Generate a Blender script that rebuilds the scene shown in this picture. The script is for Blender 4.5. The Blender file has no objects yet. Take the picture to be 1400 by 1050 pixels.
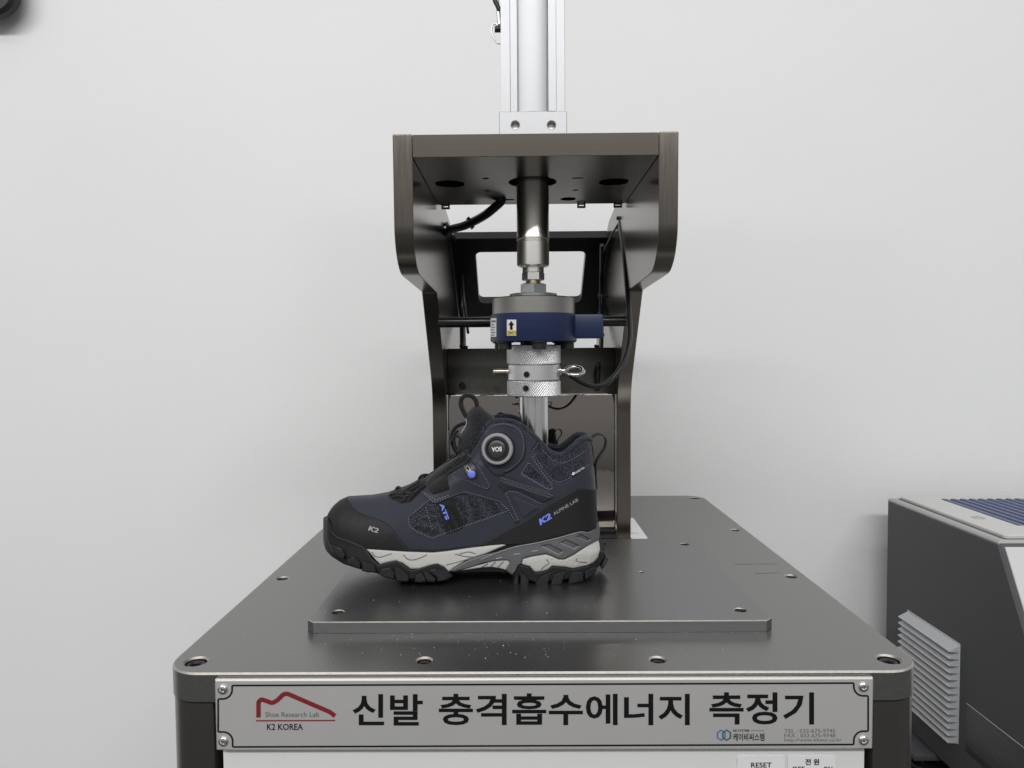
import bpy, bmesh, math, random
import numpy as np
from mathutils import Vector, Matrix
from mathutils.geometry import delaunay_2d_cdt

random.seed(7)
rng = np.random.default_rng(7)
SC = bpy.context.scene
COL = SC.collection
R = math.radians

# ------------------------------------------------------------------ camera
FPX = 970.0                      # focal length in photo pixels (1400 wide)
CAM_Z = 0.2563                   # camera height over the machine deck (deck top = z 0)
CAM_M = (Matrix.Rotation(math.atan(9 / FPX), 3, 'Z')
         @ Matrix.Rotation(math.pi / 2 - math.atan(40 / FPX), 3, 'X')
         @ Matrix.Rotation(R(-0.42), 3, 'Z'))
cd = bpy.data.cameras.new('camera')
cd.sensor_width = 36.0
cd.lens = FPX / 1400 * 36.0
cd.clip_start = 0.01
cd.clip_end = 60
cam = bpy.data.objects.new('camera', cd)
cam.matrix_world = Matrix.Translation((0, 0, CAM_Z)) @ CAM_M.to_4x4()
COL.objects.link(cam)
SC.camera = cam
SC.render.resolution_x, SC.render.resolution_y = 1024, 768

# ------------------------------------------------------------------ world, lamps, exposure
world = bpy.data.worlds.new('World')
SC.world = world
world.use_nodes = True
bg = world.node_tree.nodes['Background']
bg.inputs[1].default_value = 1.0
# light bounced about the room: white ceiling above, walls around, dark floor below
wt = world.node_tree
w_tc = wt.nodes.new('ShaderNodeTexCoord')
w_sp = wt.nodes.new('ShaderNodeSeparateXYZ')
w_mr = wt.nodes.new('ShaderNodeMapRange')
w_mr.inputs['From Min'].default_value = -1.0
w_mr.inputs['From Max'].default_value = 1.0
w_rp = wt.nodes.new('ShaderNodeValToRGB')
wt.links.new(w_tc.outputs['Generated'], w_sp.inputs[0])
wt.links.new(w_sp.outputs['Z'], w_mr.inputs['Value'])
wt.links.new(w_mr.outputs[0], w_rp.inputs[0])
wt.links.new(w_rp.outputs[0], bg.inputs[0])
for k_, (pos, val) in enumerate(((0.0, 0.09), (0.38, 0.17), (0.56, 0.42), (1.0, 0.62))):
    e_ = w_rp.color_ramp.elements[k_] if k_ < 2 else w_rp.color_ramp.elements.new(pos)
    e_.position = pos
    e_.color = (val * 0.985, val * 0.99, val, 1)


def tube_light(name, loc, sx, sy, power, target, col=(1.0, 1.0, 0.998)):
    l = bpy.data.lights.new(name, 'AREA')
    l.shape = 'RECTANGLE'
    l.size, l.size_y = sx, sy
    l.energy = power
    l.color = col
    o = bpy.data.objects.new(name, l)
    o.location = loc
    o.rotation_euler = (Vector(target) - Vector(loc)).to_track_quat('-Z', 'Y').to_euler()
    COL.objects.link(o)
    return o


# rows of fluorescent ceiling lights, running parallel to the wall
tube_light('ceiling_light', (0.75, 0.05, 1.95), 4.4, 0.14, 9, (0.75, 0.2, 0))
tube_light('ceiling_light', (-0.6, -2.2, 2.4), 6.0, 0.3, 128, (-0.45, -0.1, 0))

SC.view_settings.view_transform = 'Standard'
SC.view_settings.look = 'None'
SC.view_settings.exposure = 0.04
SC.view_settings.gamma = 1.0
SC.view_settings.use_curve_mapping = False

_M = np.array(CAM_M)
_O = np.array([0.0, 0.0, CAM_Z])


def ray(px, py):
    px, py = np.asarray(px, float), np.asarray(py, float)
    d = np.stack([(px - 700) / FPX, (525 - py) / FPX, -np.ones_like(px)], -1)
    return d @ _M.T


def at(px, py, Y):
    """point of the photo's pixel on the plane y = Y"""
    d = ray(px, py)
    return _O + d * (np.asarray(Y) / d[..., 1])[..., None]


def atx(px, py, X):
    d = ray(px, py)
    return _O + d * (np.asarray(X) / d[..., 0])[..., None]


def atz(px, py, z):
    d = ray(px, py)
    return _O + d * ((z - CAM_Z) / d[..., 2])[..., None]


def proj(P):
    q = (np.asarray(P) - _O) @ _M
    return 700 + FPX * q[..., 0] / -q[..., 2], 525 - FPX * q[..., 1] / -q[..., 2]


# ------------------------------------------------------------------ materials
MATS = {}


def mat(name, base, rough=0.5, metal=0.0, spec=0.5, var=0.0, var_scale=8.0, bump=0.0, bump_scale=300.0,
        stretch=(1, 1, 1), rvar=0.0, sheen=0.0, coat=0.0, var2=None):
    if name in MATS:
        return MATS[name]
    m = bpy.data.materials.new(name)
    m.use_nodes = True
    nt = m.node_tree
    N, L = nt.nodes, nt.links
    b = N['Principled BSDF']
    b.inputs['Base Color'].default_value = (*base, 1)
    b.inputs['Roughness'].default_value = rough
    b.inputs['Metallic'].default_value = metal
    b.inputs['Specular IOR Level'].default_value = spec
    if sheen:
        b.inputs['Sheen Weight'].default_value = sheen
        b.inputs['Sheen Roughness'].default_value = 0.4
    if coat:
        b.inputs['Coat Weight'].default_value = coat
    tc = N.new('ShaderNodeTexCoord')
    mp = N.new('ShaderNodeMapping')
    mp.inputs['Scale'].default_value = stretch
    L.new(tc.outputs['Object'], mp.inputs['Vector'])
    if var or rvar:
        n = N.new('ShaderNodeTexNoise')
        n.inputs['Scale'].default_value = var_scale
        n.inputs['Detail'].default_value = 5
        n.inputs['Roughness'].default_value = 0.62
        L.new(mp.outputs[0], n.inputs['Vector'])
        if var:
            mx = N.new('ShaderNodeMix')
            mx.data_type = 'RGBA'
            lo = [max(0, c * (1 - var)) for c in base]
            hi = [min(1, c * (1 + var)) for c in (var2 or base)]
            mx.inputs['A'].default_value = (*lo, 1)
            mx.inputs['B'].default_value = (*hi, 1)
            L.new(n.outputs['Fac'], mx.inputs['Factor'])
            L.new(mx.outputs['Result'], b.inputs['Base Color'])
        if rvar:
            r = N.new('ShaderNodeMapRange')
            r.inputs['From Min'].default_value = 0.3
            r.inputs['From Max'].default_value = 0.7
            r.inputs['To Min'].default_value = max(0.02, rough - rvar)
            r.inputs['To Max'].default_value = min(1, rough + rvar)
            L.new(n.outputs['Fac'], r.inputs['Value'])
            L.new(r.outputs[0], b.inputs['Roughness'])
    if bump:
        n2 = N.new('ShaderNodeTexNoise')
        n2.inputs['Scale'].default_value = bump_scale
        n2.inputs['Detail'].default_value = 3
        L.new(mp.outputs[0], n2.inputs['Vector'])
        bp = N.new('ShaderNodeBump')
        bp.inputs['Strength'].default_value = bump
        bp.inputs['Distance'].default_value = 0.001
        L.new(n2.outputs['Fac'], bp.inputs['Height'])
        L.new(bp.outputs[0], b.inputs['Normal'])
    MATS[name] = m
    return m


def fabric(name, dark, light, scale, thresh=0.6, bump=0.6):
    """woven textile: small bright flecks on a dark ground with matching relief"""
    if name in MATS:
        return MATS[name]
    m = bpy.data.materials.new(name)
    m.use_nodes = True
    nt = m.node_tree
    N, L = nt.nodes, nt.links
    b = N['Principled BSDF']
    b.inputs['Roughness'].default_value = 0.85
    b.inputs['Specular IOR Level'].default_value = 0.25
    b.inputs['Sheen Weight'].default_value = 0.15
    tc = N.new('ShaderNodeTexCoord')
    mp = N.new('ShaderNodeMapping')
    mp.inputs['Rotation'].default_value = (0, R(28), 0)
    mp.inputs['Scale'].default_value = (1, 1, 1.5)
    L.new(tc.outputs['Object'], mp.inputs['Vector'])
    v = N.new('ShaderNodeTexVoronoi')
    v.inputs['Scale'].default_value = scale
    v.inputs['Randomness'].default_value = 0.45
    L.new(mp.outputs[0], v.inputs['Vector'])
    rp = N.new('ShaderNodeValToRGB')
    rp.color_ramp.elements[0].position = 0.22
    rp.color_ramp.elements[0].color = (*light, 1)
    rp.color_ramp.elements[1].position = thresh
    rp.color_ramp.elements[1].color = (*dark, 1)
    L.new(v.outputs['Distance'], rp.inputs[0])
    n = N.new('ShaderNodeTexNoise')
    n.inputs['Scale'].default_value = scale * 0.8
    n.inputs['Detail'].default_value = 4
    L.new(tc.outputs['Object'], n.inputs['Vector'])
    mx = N.new('ShaderNodeMix')
    mx.data_type = 'RGBA'
    mx.inputs['A'].default_value = (*dark, 1)
    L.new(rp.outputs[0], mx.inputs['B'])
    mr = N.new('ShaderNodeMapRange')
    mr.inputs['From Min'].default_value = 0.38
    mr.inputs['From Max'].default_value = 0.56
    L.new(n.outputs['Fac'], mr.inputs['Value'])
    L.new(mr.outputs[0], mx.inputs['Factor'])
    L.new(mx.outputs['Result'], b.inputs['Base Color'])
    bp = N.new('ShaderNodeBump')
    bp.inputs['Strength'].default_value = bump
    bp.inputs['Distance'].default_value = 0.0006
    bp.invert = True
    L.new(v.outputs['Distance'], bp.inputs['Height'])
    L.new(bp.outputs[0], b.inputs['Normal'])
    MATS[name] = m
    return m


def knurl(name, base, rough):
    """diamond knurling cut into turned aluminium, from the lathe's own UVs"""
    if name in MATS:
        return MATS[name]
    m = bpy.data.materials.new(name)
    m.use_nodes = True
    N, L = m.node_tree.nodes, m.node_tree.links
    b = N['Principled BSDF']
    b.inputs['Base Color'].default_value = (*base, 1)
    b.inputs['Metallic'].default_value = 1.0
    b.inputs['Roughness'].default_value = rough
    uv = N.new('ShaderNodeUVMap')
    hs = []
    for s in (1, -1):
        mp = N.new('ShaderNodeMapping')
        mp.inputs['Rotation'].default_value = (0, 0, R(38 * s))
        L.new(uv.outputs[0], mp.inputs['Vector'])
        w = N.new('ShaderNodeTexWave')
        w.inputs['Scale'].default_value = 150
        L.new(mp.outputs[0], w.inputs['Vector'])
        hs.append(w)
    ad = N.new('ShaderNodeMath')
    ad.operation = 'MULTIPLY_ADD'
    ad.inputs[1].default_value = 0.3
    L.new(hs[1].outputs['Fac'], ad.inputs[0])
    L.new(hs[0].outputs['Fac'], ad.inputs[2])
    bp = N.new('ShaderNodeBump')
    bp.inputs['Strength'].default_value = 1.0
    bp.inputs['Distance'].default_value = 0.0006
    L.new(ad.outputs[0], bp.inputs['Height'])
    L.new(bp.outputs[0], b.inputs['Normal'])
    MATS[name] = m
    return m


BRONZE = mat('bronze_anodised', (0.185, 0.167, 0.144), 0.23, 1.0, var=0.14, var_scale=420, rvar=0.03, stretch=(1, 1, 0.06))
DECKM = mat('deck_anodised', (0.25, 0.247, 0.238), 0.31, 0.955, var=0.13, var_scale=340, rvar=0.03)
PLATEM = mat('plate_anodised', (0.225, 0.227, 0.230), 0.30, 0.955, var=0.06, var_scale=340, rvar=0.012)
BLACKM = mat('black_anodised', (0.05, 0.05, 0.052), 0.30, 1.0, var=0.1, bump=0.08, bump_scale=250, stretch=(1, 14, 1))
UNDERM = mat('dark_anodised_plate', (0.15, 0.145, 0.14), 0.27, 1.0, var=0.08, bump=0.12, bump_scale=240, stretch=(1, 16, 1))
MIRROR = mat('polished_stainless_dimmed', (0.24, 0.218, 0.20), 0.035, 1.0, rvar=0.02, var_scale=40)  # base tinted dark in place of the unbuilt figure the bright sheet reflects
STEEL = mat('bright_steel', (0.62, 0.60, 0.56), 0.16, 1.0, rvar=0.05, var_scale=60)
DSTEEL = mat('dark_steel', (0.80, 0.785, 0.73), 0.30, 1.0)
RINGM = mat('grey_turned_steel', (0.33, 0.32, 0.30), 0.36, 1.0, var=0.06, var_scale=30, bump=0.1, bump_scale=60, stretch=(1, 1, 40))
EDGEM = mat('machined_edge', (0.48, 0.455, 0.41), 0.40, 1.0, var=0.25, var_scale=160, stretch=(1, 0.1, 1))
ZINC = mat('zinc_plate', (0.52, 0.53, 0.55), 0.34, 1.0, var=0.12, var_scale=70)
ALU = mat('anodised_aluminium', (0.48, 0.485, 0.495), 0.5, 0.75, var=0.03, bump=0.12, bump_scale=2200)
ALUROD = mat('aluminium_extrusion', (0.80, 0.80, 0.80), 0.22, 1.0, rvar=0.0)
KNURL = knurl('knurled_aluminium', (0.72, 0.72, 0.72), 0.34)
ALUT = mat('turned_aluminium', (0.72, 0.72, 0.72), 0.38, 1.0, bump=0.06, bump_scale=900)
NAMEP = mat('brushed_name_plate', (0.58, 0.57, 0.552), 0.42, 0.55, var=0.05, var_scale=25, bump=0.05, bump_scale=1800)
BLUEP = mat('blue_enamel', (0.0125, 0.021, 0.068), 0.36, 0.0, spec=0.4, var=0.08, var_scale=30)
BLACKP = mat('black_plastic', (0.012, 0.012, 0.013), 0.38, 0.0, var=0.2, var_scale=60)
CABLE = mat('black_cable_sheath', (0.010, 0.010, 0.011), 0.30, 0.0, var=0.2, var_scale=80)
BOLTM = mat('black_oxide_bolt', (0.030, 0.029, 0.029), 0.42, 0.6, var=0.2, var_scale=120)
INK = mat('black_print', (0.004, 0.004, 0.0045), 0.6, spec=0.2)
GREYINK = mat('grey_print', (0.13, 0.13, 0.13), 0.5)
REDINK = mat('red_print', (0.17, 0.010, 0.014), 0.5)
BLUEINK = mat('blue_print', (0.05, 0.13, 0.35), 0.5)
GREENINK = mat('green_print', (0.02, 0.09, 0.09), 0.5)
STICK = mat('white_sticker', (0.66, 0.66, 0.66), 0.45, var=0.03)
YELLOW = mat('yellow_sticker', (0.62, 0.55, 0.16), 0.45, var=0.05)
PAPER = mat('white_paper', (0.82, 0.82, 0.82), 0.7, var=0.02)
WHITEP = mat('white_painted_panel', (0.60, 0.60, 0.585), 0.5, var=0.02, bump=0.05, bump_scale=1400)
BRASS = mat('dull_nickel_pin', (0.55, 0.50, 0.40), 0.3, 1.0, var=0.1, var_scale=90)
WALLM = mat('white_wall_paint', (0.78, 0.78, 0.775), 0.72, var=0.03, var_scale=2.6, bump=0.28, bump_scale=330)
# boot
NUBUCK = mat('navy_nubuck', (0.0200, 0.0225, 0.0345), 0.74, spec=0.35, var=0.22, var_scale=70, bump=0.22, bump_scale=1500, sheen=0.25)
NAVYD = mat('smooth_navy_overlay', (0.0150, 0.0175, 0.0270), 0.52, spec=0.4, var=0.15, var_scale=50, bump=0.10, bump_scale=900, sheen=0.1)
BLACKL = mat('black_rubberised_overlay', (0.0065, 0.0065, 0.0068), 0.58, spec=0.34, var=0.30, var_scale=130, bump=0.30, bump_scale=520)
MESHF = fabric('boot_mesh', (0.0055, 0.006, 0.009), (0.080, 0.088, 0.110), 760)
COLLARF = fabric('collar_textile', (0.0075, 0.0085, 0.0135), (0.058, 0.064, 0.088), 760, 0.7)
TONGUEF = fabric('tongue_textile', (0.0050, 0.0052, 0.0065), (0.048, 0.052, 0.064), 800, 0.5)
WEB = fabric('black_webbing', (0.0045, 0.0045, 0.005), (0.045, 0.045, 0.042), 900, 0.45)
LINING = mat('boot_lining', (0.008, 0.008, 0.010), 0.9)
RUBBER = mat('outsole_rubber', (0.0110, 0.0113, 0.0125), 0.46, spec=0.42, var=0.2, var_scale=90, bump=0.12, bump_scale=900)
RUBBERB = mat('outsole_band_rubber', (0.0070, 0.0072, 0.0080), 0.52, spec=0.38, var=0.2, var_scale=90, bump=0.1, bump_scale=900)
EVA = mat('grey_beige_midsole', (0.425, 0.415, 0.395), 0.72, var=0.10, var_scale=120, bump=0.35, bump_scale=620)
EVAT = mat('textured_heel_midsole', (0.46, 0.448, 0.425), 0.75, var=0.16, var_scale=300, bump=0.9, bump_scale=560)
TPU = mat('grey_shank', (0.090, 0.092, 0.096), 0.36, var=0.06, var_scale=40)
TPUD = mat('dark_grey_shank', (0.050, 0.052, 0.055), 0.45)
THREAD = mat('stitch_thread', (0.205, 0.215, 0.265), 0.7)
THREADB = mat('black_stitch_thread', (0.016, 0.016, 0.017), 0.6)
LILAC = mat('periwinkle_print', (0.145, 0.195, 0.70), 0.5)
SILVERI = mat('silver_print', (0.24, 0.245, 0.26), 0.42)
WHITEI = mat('white_print', (0.62, 0.62, 0.60), 0.5)
DIALRING = mat('grey_dial_rubber', (0.27, 0.27, 0.275), 0.5, var=0.06, bump=0.1)
DIALCAP = mat('charcoal_dial_cap', (0.030, 0.030, 0.031), 0.36)
# instrument
INSTD = mat('dark_grey_powder_coat', (0.068, 0.070, 0.074), 0.55, var=0.05, var_scale=20, bump=0.25, bump_scale=1300)
INSTL = mat('light_grey_lid', (0.52, 0.515, 0.50), 0.42, var=0.02, bump=0.04, bump_scale=900)
INSTW = mat('pale_front_panel', (0.56, 0.56, 0.555), 0.4, bump=0.05, bump_scale=1200)
INSTG = mat('grey_rim', (0.36, 0.36, 0.355), 0.45)
LOUVER = mat('grey_louver', (0.50, 0.507, 0.52), 0.45, var=0.03)
BLUERIB = mat('blue_ribbed_mat', (0.045, 0.072, 0.165), 0.35)
BENCHM = mat('dark_bench_top', (0.02, 0.02, 0.021), 0.5, var=0.2)


# ------------------------------------------------------------------ mesh helpers
def link(o, parent=None):
    COL.objects.link(o)
    if parent is not None:
        o.parent = parent
        o.matrix_parent_inverse = parent.matrix_basis.inverted()
    return o


def obj(name, me, m, parent=None):
    if m is not None and len(me.materials) == 0:
        me.materials.append(m)
    return link(bpy.data.objects.new(name, me), parent)


def thing(name, label, cat, loc=(0, 0, 0), group=None):
    o = bpy.data.objects.new(name, None)
    o.empty_display_size = 0.05
    o.location = loc
    COL.objects.link(o)
    tag(o, label, cat, group)
    return o


def tag(o, label=None, cat=None, group=None, kind=None):
    if label: o['label'] = label
    if cat: o['category'] = cat
    if group: o['group'] = group
    if kind: o['kind'] = kind
    return o


def to_mesh(bm, name, smooth=None, weld=1e-6):
    if weld:
        bmesh.ops.remove_doubles(bm, verts=bm.verts, dist=weld)
    bmesh.ops.recalc_face_normals(bm, faces=bm.faces)
    me = bpy.data.meshes.new(name)
    bm.to_mesh(me)
    bm.free()
    if smooth is not None:
        me.shade_smooth()
        if smooth < 180:
            me.set_sharp_from_angle(angle=R(smooth))
    return me


def rounded(pts, rads, n=7):
    """round the corners of a closed 2-D polygon"""
    out = []
    k = len(pts)
    for i in range(k):
        p0, p1, p2 = (np.array(pts[(i + j) % k], float) for j in (-1, 0, 1))
        r = rads[i] if isinstance(rads, (list, tuple)) else rads
        a, b = p0 - p1, p2 - p1
        la, lb = np.linalg.norm(a), np.linalg.norm(b)
        if r <= 0 or la < 1e-9 or lb < 1e-9:
            out.append(tuple(p1)); continue
        a, b = a / la, b / lb
        ang = math.acos(max(-1, min(1, float(a @ b))))
        d = min(r / math.tan(ang / 2), la * 0.49, lb * 0.49)
        rr = d * math.tan(ang / 2)
        c = p1 + (a + b) / np.linalg.norm(a + b) * (rr / math.sin(ang / 2))
        s, e = p1 + a * d - c, p1 + b * d - c
        a0 = math.atan2(s[1], s[0]); a1 = math.atan2(e[1], e[0])
        da = (a1 - a0 + math.pi) % (2 * math.pi) - math.pi
        for j in range(n + 1):
            t = a0 + da * j / n
            out.append((c[0] + rr * math.cos(t), c[1] + rr * math.sin(t)))
    return out


def circle(cx, cy, r, n=28, ph=0.0, ry=None):
    ry = r if ry is None else ry
    return [(cx + r * math.cos(ph + 2 * math.pi * i / n), cy + ry * math.sin(ph + 2 * math.pi * i / n)) for i in range(n)]


def area2(p):
    p = np.asarray(p, float)
    x, y = p[:, 0], p[:, 1]
    return 0.5 * float(np.sum(x * np.roll(y, -1) - np.roll(x, -1) * y))


def offset_loop(p, d):
    """move a loop to its left by d (inwards for counter-clockwise loops)"""
    p = np.asarray(p, float)
    e = np.roll(p, -1, 0) - p
    e /= np.maximum(np.linalg.norm(e, axis=1), 1e-12)[:, None]
    n = np.stack([-e[:, 1], e[:, 0]], 1)
    n0 = np.roll(n, 1, 0)
    m = n + n0
    m /= np.maximum((m * n).sum(1), 0.3)[:, None]
    return p + m * d


def inside(pts, loops):
    pts = np.asarray(pts, float)
    c = np.zeros(len(pts), bool)
    x, y = pts[:, 0], pts[:, 1]
    for lp in loops:
        lp = np.asarray(lp, float)
        x1, y1 = lp[:, 0], lp[:, 1]
        x2, y2 = np.roll(x1, -1), np.roll(y1, -1)
        for i in range(len(lp)):
            if y1[i] == y2[i]:
                continue
            cr = ((y1[i] > y) != (y2[i] > y)) & (x < (x2[i] - x1[i]) * (y - y1[i]) / (y2[i] - y1[i]) + x1[i])
            c ^= cr
    return c


def cdt(loops, extra=()):
    vs, es = [], []
    for lp in loops:
        k = len(vs)
        vs += [Vector((float(a), float(b))) for a, b in lp]
        es += [(k + i, k + (i + 1) % len(lp)) for i in range(len(lp))]
    vs += [Vector((float(a), float(b))) for a, b in extra]
    V, E, F, *_ = delaunay_2d_cdt(vs, es, [], 0, 1e-9)
    V = np.array([(v.x, v.y) for v in V])
    F = np.array([f for f in F if len(f) == 3], int)
    keep = inside(V[F].mean(1), loops)
    return V, F[keep]


XY = lambda a, b, c: (a, b, c)        # 2-D outline in plan, extruded up
YZ = lambda a, b, c: (c, a, b)        # outline (y, z), extruded along x
XZ = lambda a, b, c: (a, c, b)        # outline (x, z), extruded along y


def prism_bm(bm, loops, c0, c1, fn=XY, ch0=0.0, ch1=0.0):
    """solid from an outline with holes, edges chamfered by ch0 / ch1 at its two ends"""
    L = []
    for i, lp in enumerate(loops):
        a = area2(lp)
        if (a > 0) != (i == 0):
            lp = lp[::-1]
        L.append(np.asarray(lp, float))
    s = 1 if c1 > c0 else -1
    rows = []
    if ch0: rows.append((c0, ch0)); rows.append((c0 + s * ch0, 0))
    else: rows.append((c0, 0))
    if ch1: rows.append((c1 - s * ch1, 0)); rows.append((c1, ch1))
    else: rows.append((c1, 0))
    for lp in L:
        vr = []
        for c, d in rows:
            q = offset_loop(lp, d) if d else lp
            vr.append([bm.verts.new(fn(a, b, c)) for a, b in q])
        for r0, r1 in zip(vr, vr[1:]):
            n = len(r0)
            for i in range(n):
                bm.faces.new((r0[i], r0[(i + 1) % n], r1[(i + 1) % n], r1[i]))
    for c, d in (rows[0], rows[-1]):
        lps = [offset_loop(lp, d) if d else lp for lp in L]
        V, F = cdt(lps)
        vv = [bm.verts.new(fn(a, b, c)) for a, b in V]
        for f in F:
            try: bm.faces.new([vv[i] for i in f])
            except ValueError: pass
    return bm


def prism(name, loops, c0, c1, m, parent=None, fn=XY, ch0=0.0, ch1=0.0, smooth=35, edge=None):
    """edge: bare-metal material for the machined chamfers of a horizontal plate"""
    bm = bmesh.new()
    prism_bm(bm, loops, c0, c1, fn, ch0, ch1)
    o = obj(name, to_mesh(bm, name, smooth, 2e-6), m, parent)
    if edge:
        o.data.materials.append(edge)
        for f in o.data.polygons:
            if 0.3 < f.normal.z < 0.9:
                f.material_index = 1
    return o


def rect(x0, x1, y0, y1):
    return [(x0, y0), (x1, y0), (x1, y1), (x0, y1)]


def box_bm(bm, lo, hi, bev=0.0, seg=2):
    t = bmesh.new()
    bmesh.ops.create_cube(t, size=1)
    c = [(a + b) / 2 for a, b in zip(lo, hi)]
    for v in t.verts:
        v.co = Vector([c[i] + v.co[i] * (hi[i] - lo[i]) for i in range(3)])
    if bev:
        bmesh.ops.bevel(t, geom=t.edges[:], offset=bev, segments=seg, affect='EDGES', profile=0.5)
    me = bpy.data.meshes.new('t')
    t.to_mesh(me); t.free()
    bm.from_mesh(me)
    bpy.data.meshes.remove(me)
    return bm


def box(name, lo, hi, m, parent=None, bev=0.0008, seg=2):
    bm = bmesh.new()
    box_bm(bm, lo, hi, bev, seg)
    return obj(name, to_mesh(bm, name, 40, 0), m, parent)


def lathe_mesh(name, prof, n=64, smooth=35, closed=True):
    """(r, z) profile turned round z, with UVs in metres"""
    bm = bmesh.new()
    uvl = bm.loops.layers.uv.new('UVMap')
    rows = []
    rm = max(p[0] for p in prof)
    for r, z in prof:
        rows.append([bm.verts.new((r * math.cos(2 * math.pi * i / n), r * math.sin(2 * math.pi * i / n), z)) for i in range(n)])
    for k in range(len(rows) - 1):
        for i in range(n):
            j = (i + 1) % n
            f = bm.faces.new((rows[k][i], rows[k][j], rows[k + 1][j], rows[k + 1][i]))
            us = [i, i + 1, i + 1, i]
            zs = [prof[k][1], prof[k][1], prof[k + 1][1], prof[k + 1][1]]
            for l, u, z in zip(f.loops, us, zs):
                l[uvl].uv = (u / n * 2 * math.pi * rm, z)
    if closed:
        bm.faces.new(rows[0][::-1]); bm.faces.new(rows[-1])
    return to_mesh(bm, name, smooth, 0)


def lathe(name, prof, loc, m, parent=None, n=64, smooth=35, rot=None):
    o = obj(name, lathe_mesh(name, prof, n, smooth), m, parent)
    o.location = loc
    if rot: o.rotation_euler = rot
    return o


def spline(pts, n=8, closed=False):
    P = [np.array(p, float) for p in pts]
    k = len(P)
    out = []
    rng_ = range(k if closed else k - 1)
    for i in rng_:
        p1, p2 = P[i], P[(i + 1) % k]
        p0 = P[i - 1] if (i > 0 or closed) else 2 * p1 - p2
        p3 = P[(i + 2) % k] if (i + 2 < k or closed) else 2 * p2 - p1
        for j in range(n):
            t = j / n
            out.append(0.5 * (2 * p1 + (p2 - p0) * t + (2 * p0 - 5 * p1 + 4 * p2 - p3) * t * t + (3 * p1 - p0 - 3 * p2 + p3) * t ** 3))
    if not closed:
        out.append(P[-1])
    return out


def tube_bm(bm, path, r, n=10, flat=None):
    """tube along a polyline; r is a number or one value per point"""
    P = [Vector(p) for p in path]
    k = len(P)
    rs = r if hasattr(r, '__len__') else [r] * k
    up = Vector((0, 0, 1))
    prev = None
    rows = []
    for i in range(k):
        t = (P[min(i + 1, k - 1)] - P[max(i - 1, 0)])
        if t.length < 1e-9: t = Vector((0, 0, 1))
        t.normalize()
        if prev is None:
            a = t.orthogonal().normalized()
        else:
            a = (prev - t * prev.dot(t))
            if a.length < 1e-6: a = t.orthogonal()
            a.normalize()
        prev = a
        b = t.cross(a)
        rows.append([bm.verts.new(P[i] + (a * math.cos(2 * math.pi * j / n) + b * math.sin(2 * math.pi * j / n)) * rs[i]) for j in range(n)])
    for q in range(k - 1):
        for j in range(n):
            bm.faces.new((rows[q][j], rows[q][(j + 1) % n], rows[q + 1][(j + 1) % n], rows[q + 1][j]))
    bm.faces.new(rows[0][::-1]); bm.faces.new(rows[-1])
    return bm


def tube(name, path, r, m, parent=None, n=10):
    bm = bmesh.new()
    tube_bm(bm, path, r, n)
    return obj(name, to_mesh(bm, name, 60, 0), m, parent)


def ribbon(name, path, half_w, thick, m, parent=None, w_axis=Vector((0, 1, 0))):
    """a strap: a flat band bent along a path, its width along w_axis"""
    bm = bmesh.new()
    P = [Vector(p) for p in path]
    rows = []
    for i in range(len(P)):
        t = (P[min(i + 1, len(P) - 1)] - P[max(i - 1, 0)]).normalized()
        nn = t.cross(w_axis).normalized()
        w = w_axis * half_w
        h = nn * thick / 2
        rows.append([bm.verts.new(P[i] + a * w + b * h) for a, b in
                     ((-1, -.5), (-.92, -1), (.92, -1), (1, -.5), (1, .5), (.92, 1), (-.92, 1), (-1, .5))])
    for r0, r1 in zip(rows, rows[1:]):
        for j in range(8):
            bm.faces.new((r0[j], r0[(j + 1) % 8], r1[(j + 1) % 8], r1[j]))
    bm.faces.new(rows[0][::-1]); bm.faces.new(rows[-1])
    return obj(name, to_mesh(bm, name, 50, 0), m, parent)


def text_tris(s, bold=0.0, res=3, shear=0.0):
    c = bpy.data.curves.new('t', 'FONT')
    c.body = s
    c.offset = bold
    c.resolution_u = res
    c.shear = shear
    o = bpy.data.objects.new('t', c)
    COL.objects.link(o)
    dg = bpy.context.evaluated_depsgraph_get()
    dg.update()
    me = bpy.data.meshes.new_from_object(o.evaluated_get(dg))
    V = np.array([v.co[:2] for v in me.vertices])
    F = [list(p.vertices) for p in me.polygons]
    bpy.data.meshes.remove(me)
    bpy.data.objects.remove(o)
    bpy.data.curves.remove(c)
    return V, F


def fit(V, x0, y0, x1, y1):
    """letters fitted to a pixel box (y down)"""
    lo, hi = V.min(0), V.max(0)
    q = (V - lo) / (hi - lo)
    return np.stack([x0 + q[:, 0] * (x1 - x0), y1 + q[:, 1] * (y0 - y1)], 1)


def flat_print(name, P3, F, m, parent):
    bm = bmesh.new()
    vv = [bm.verts.new(p) for p in P3]
    for f in F:
        try: bm.faces.new([vv[i] for i in f])
        except ValueError: pass
    bmesh.ops.remove_doubles(bm, verts=bm.verts, dist=1e-7)
    me = bpy.data.meshes.new(name)
    bm.to_mesh(me); bm.free()
    return obj(name, me, m, parent)


def print_px(name, s, box4, Y, m, parent, bold=0.0, shear=0.0):
    V, F = text_tris(s, bold, shear=shear)
    Q = fit(V, *box4)
    return flat_print(name, at(Q[:, 0], Q[:, 1], np.full(len(Q), Y)), F, m, parent)


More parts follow.
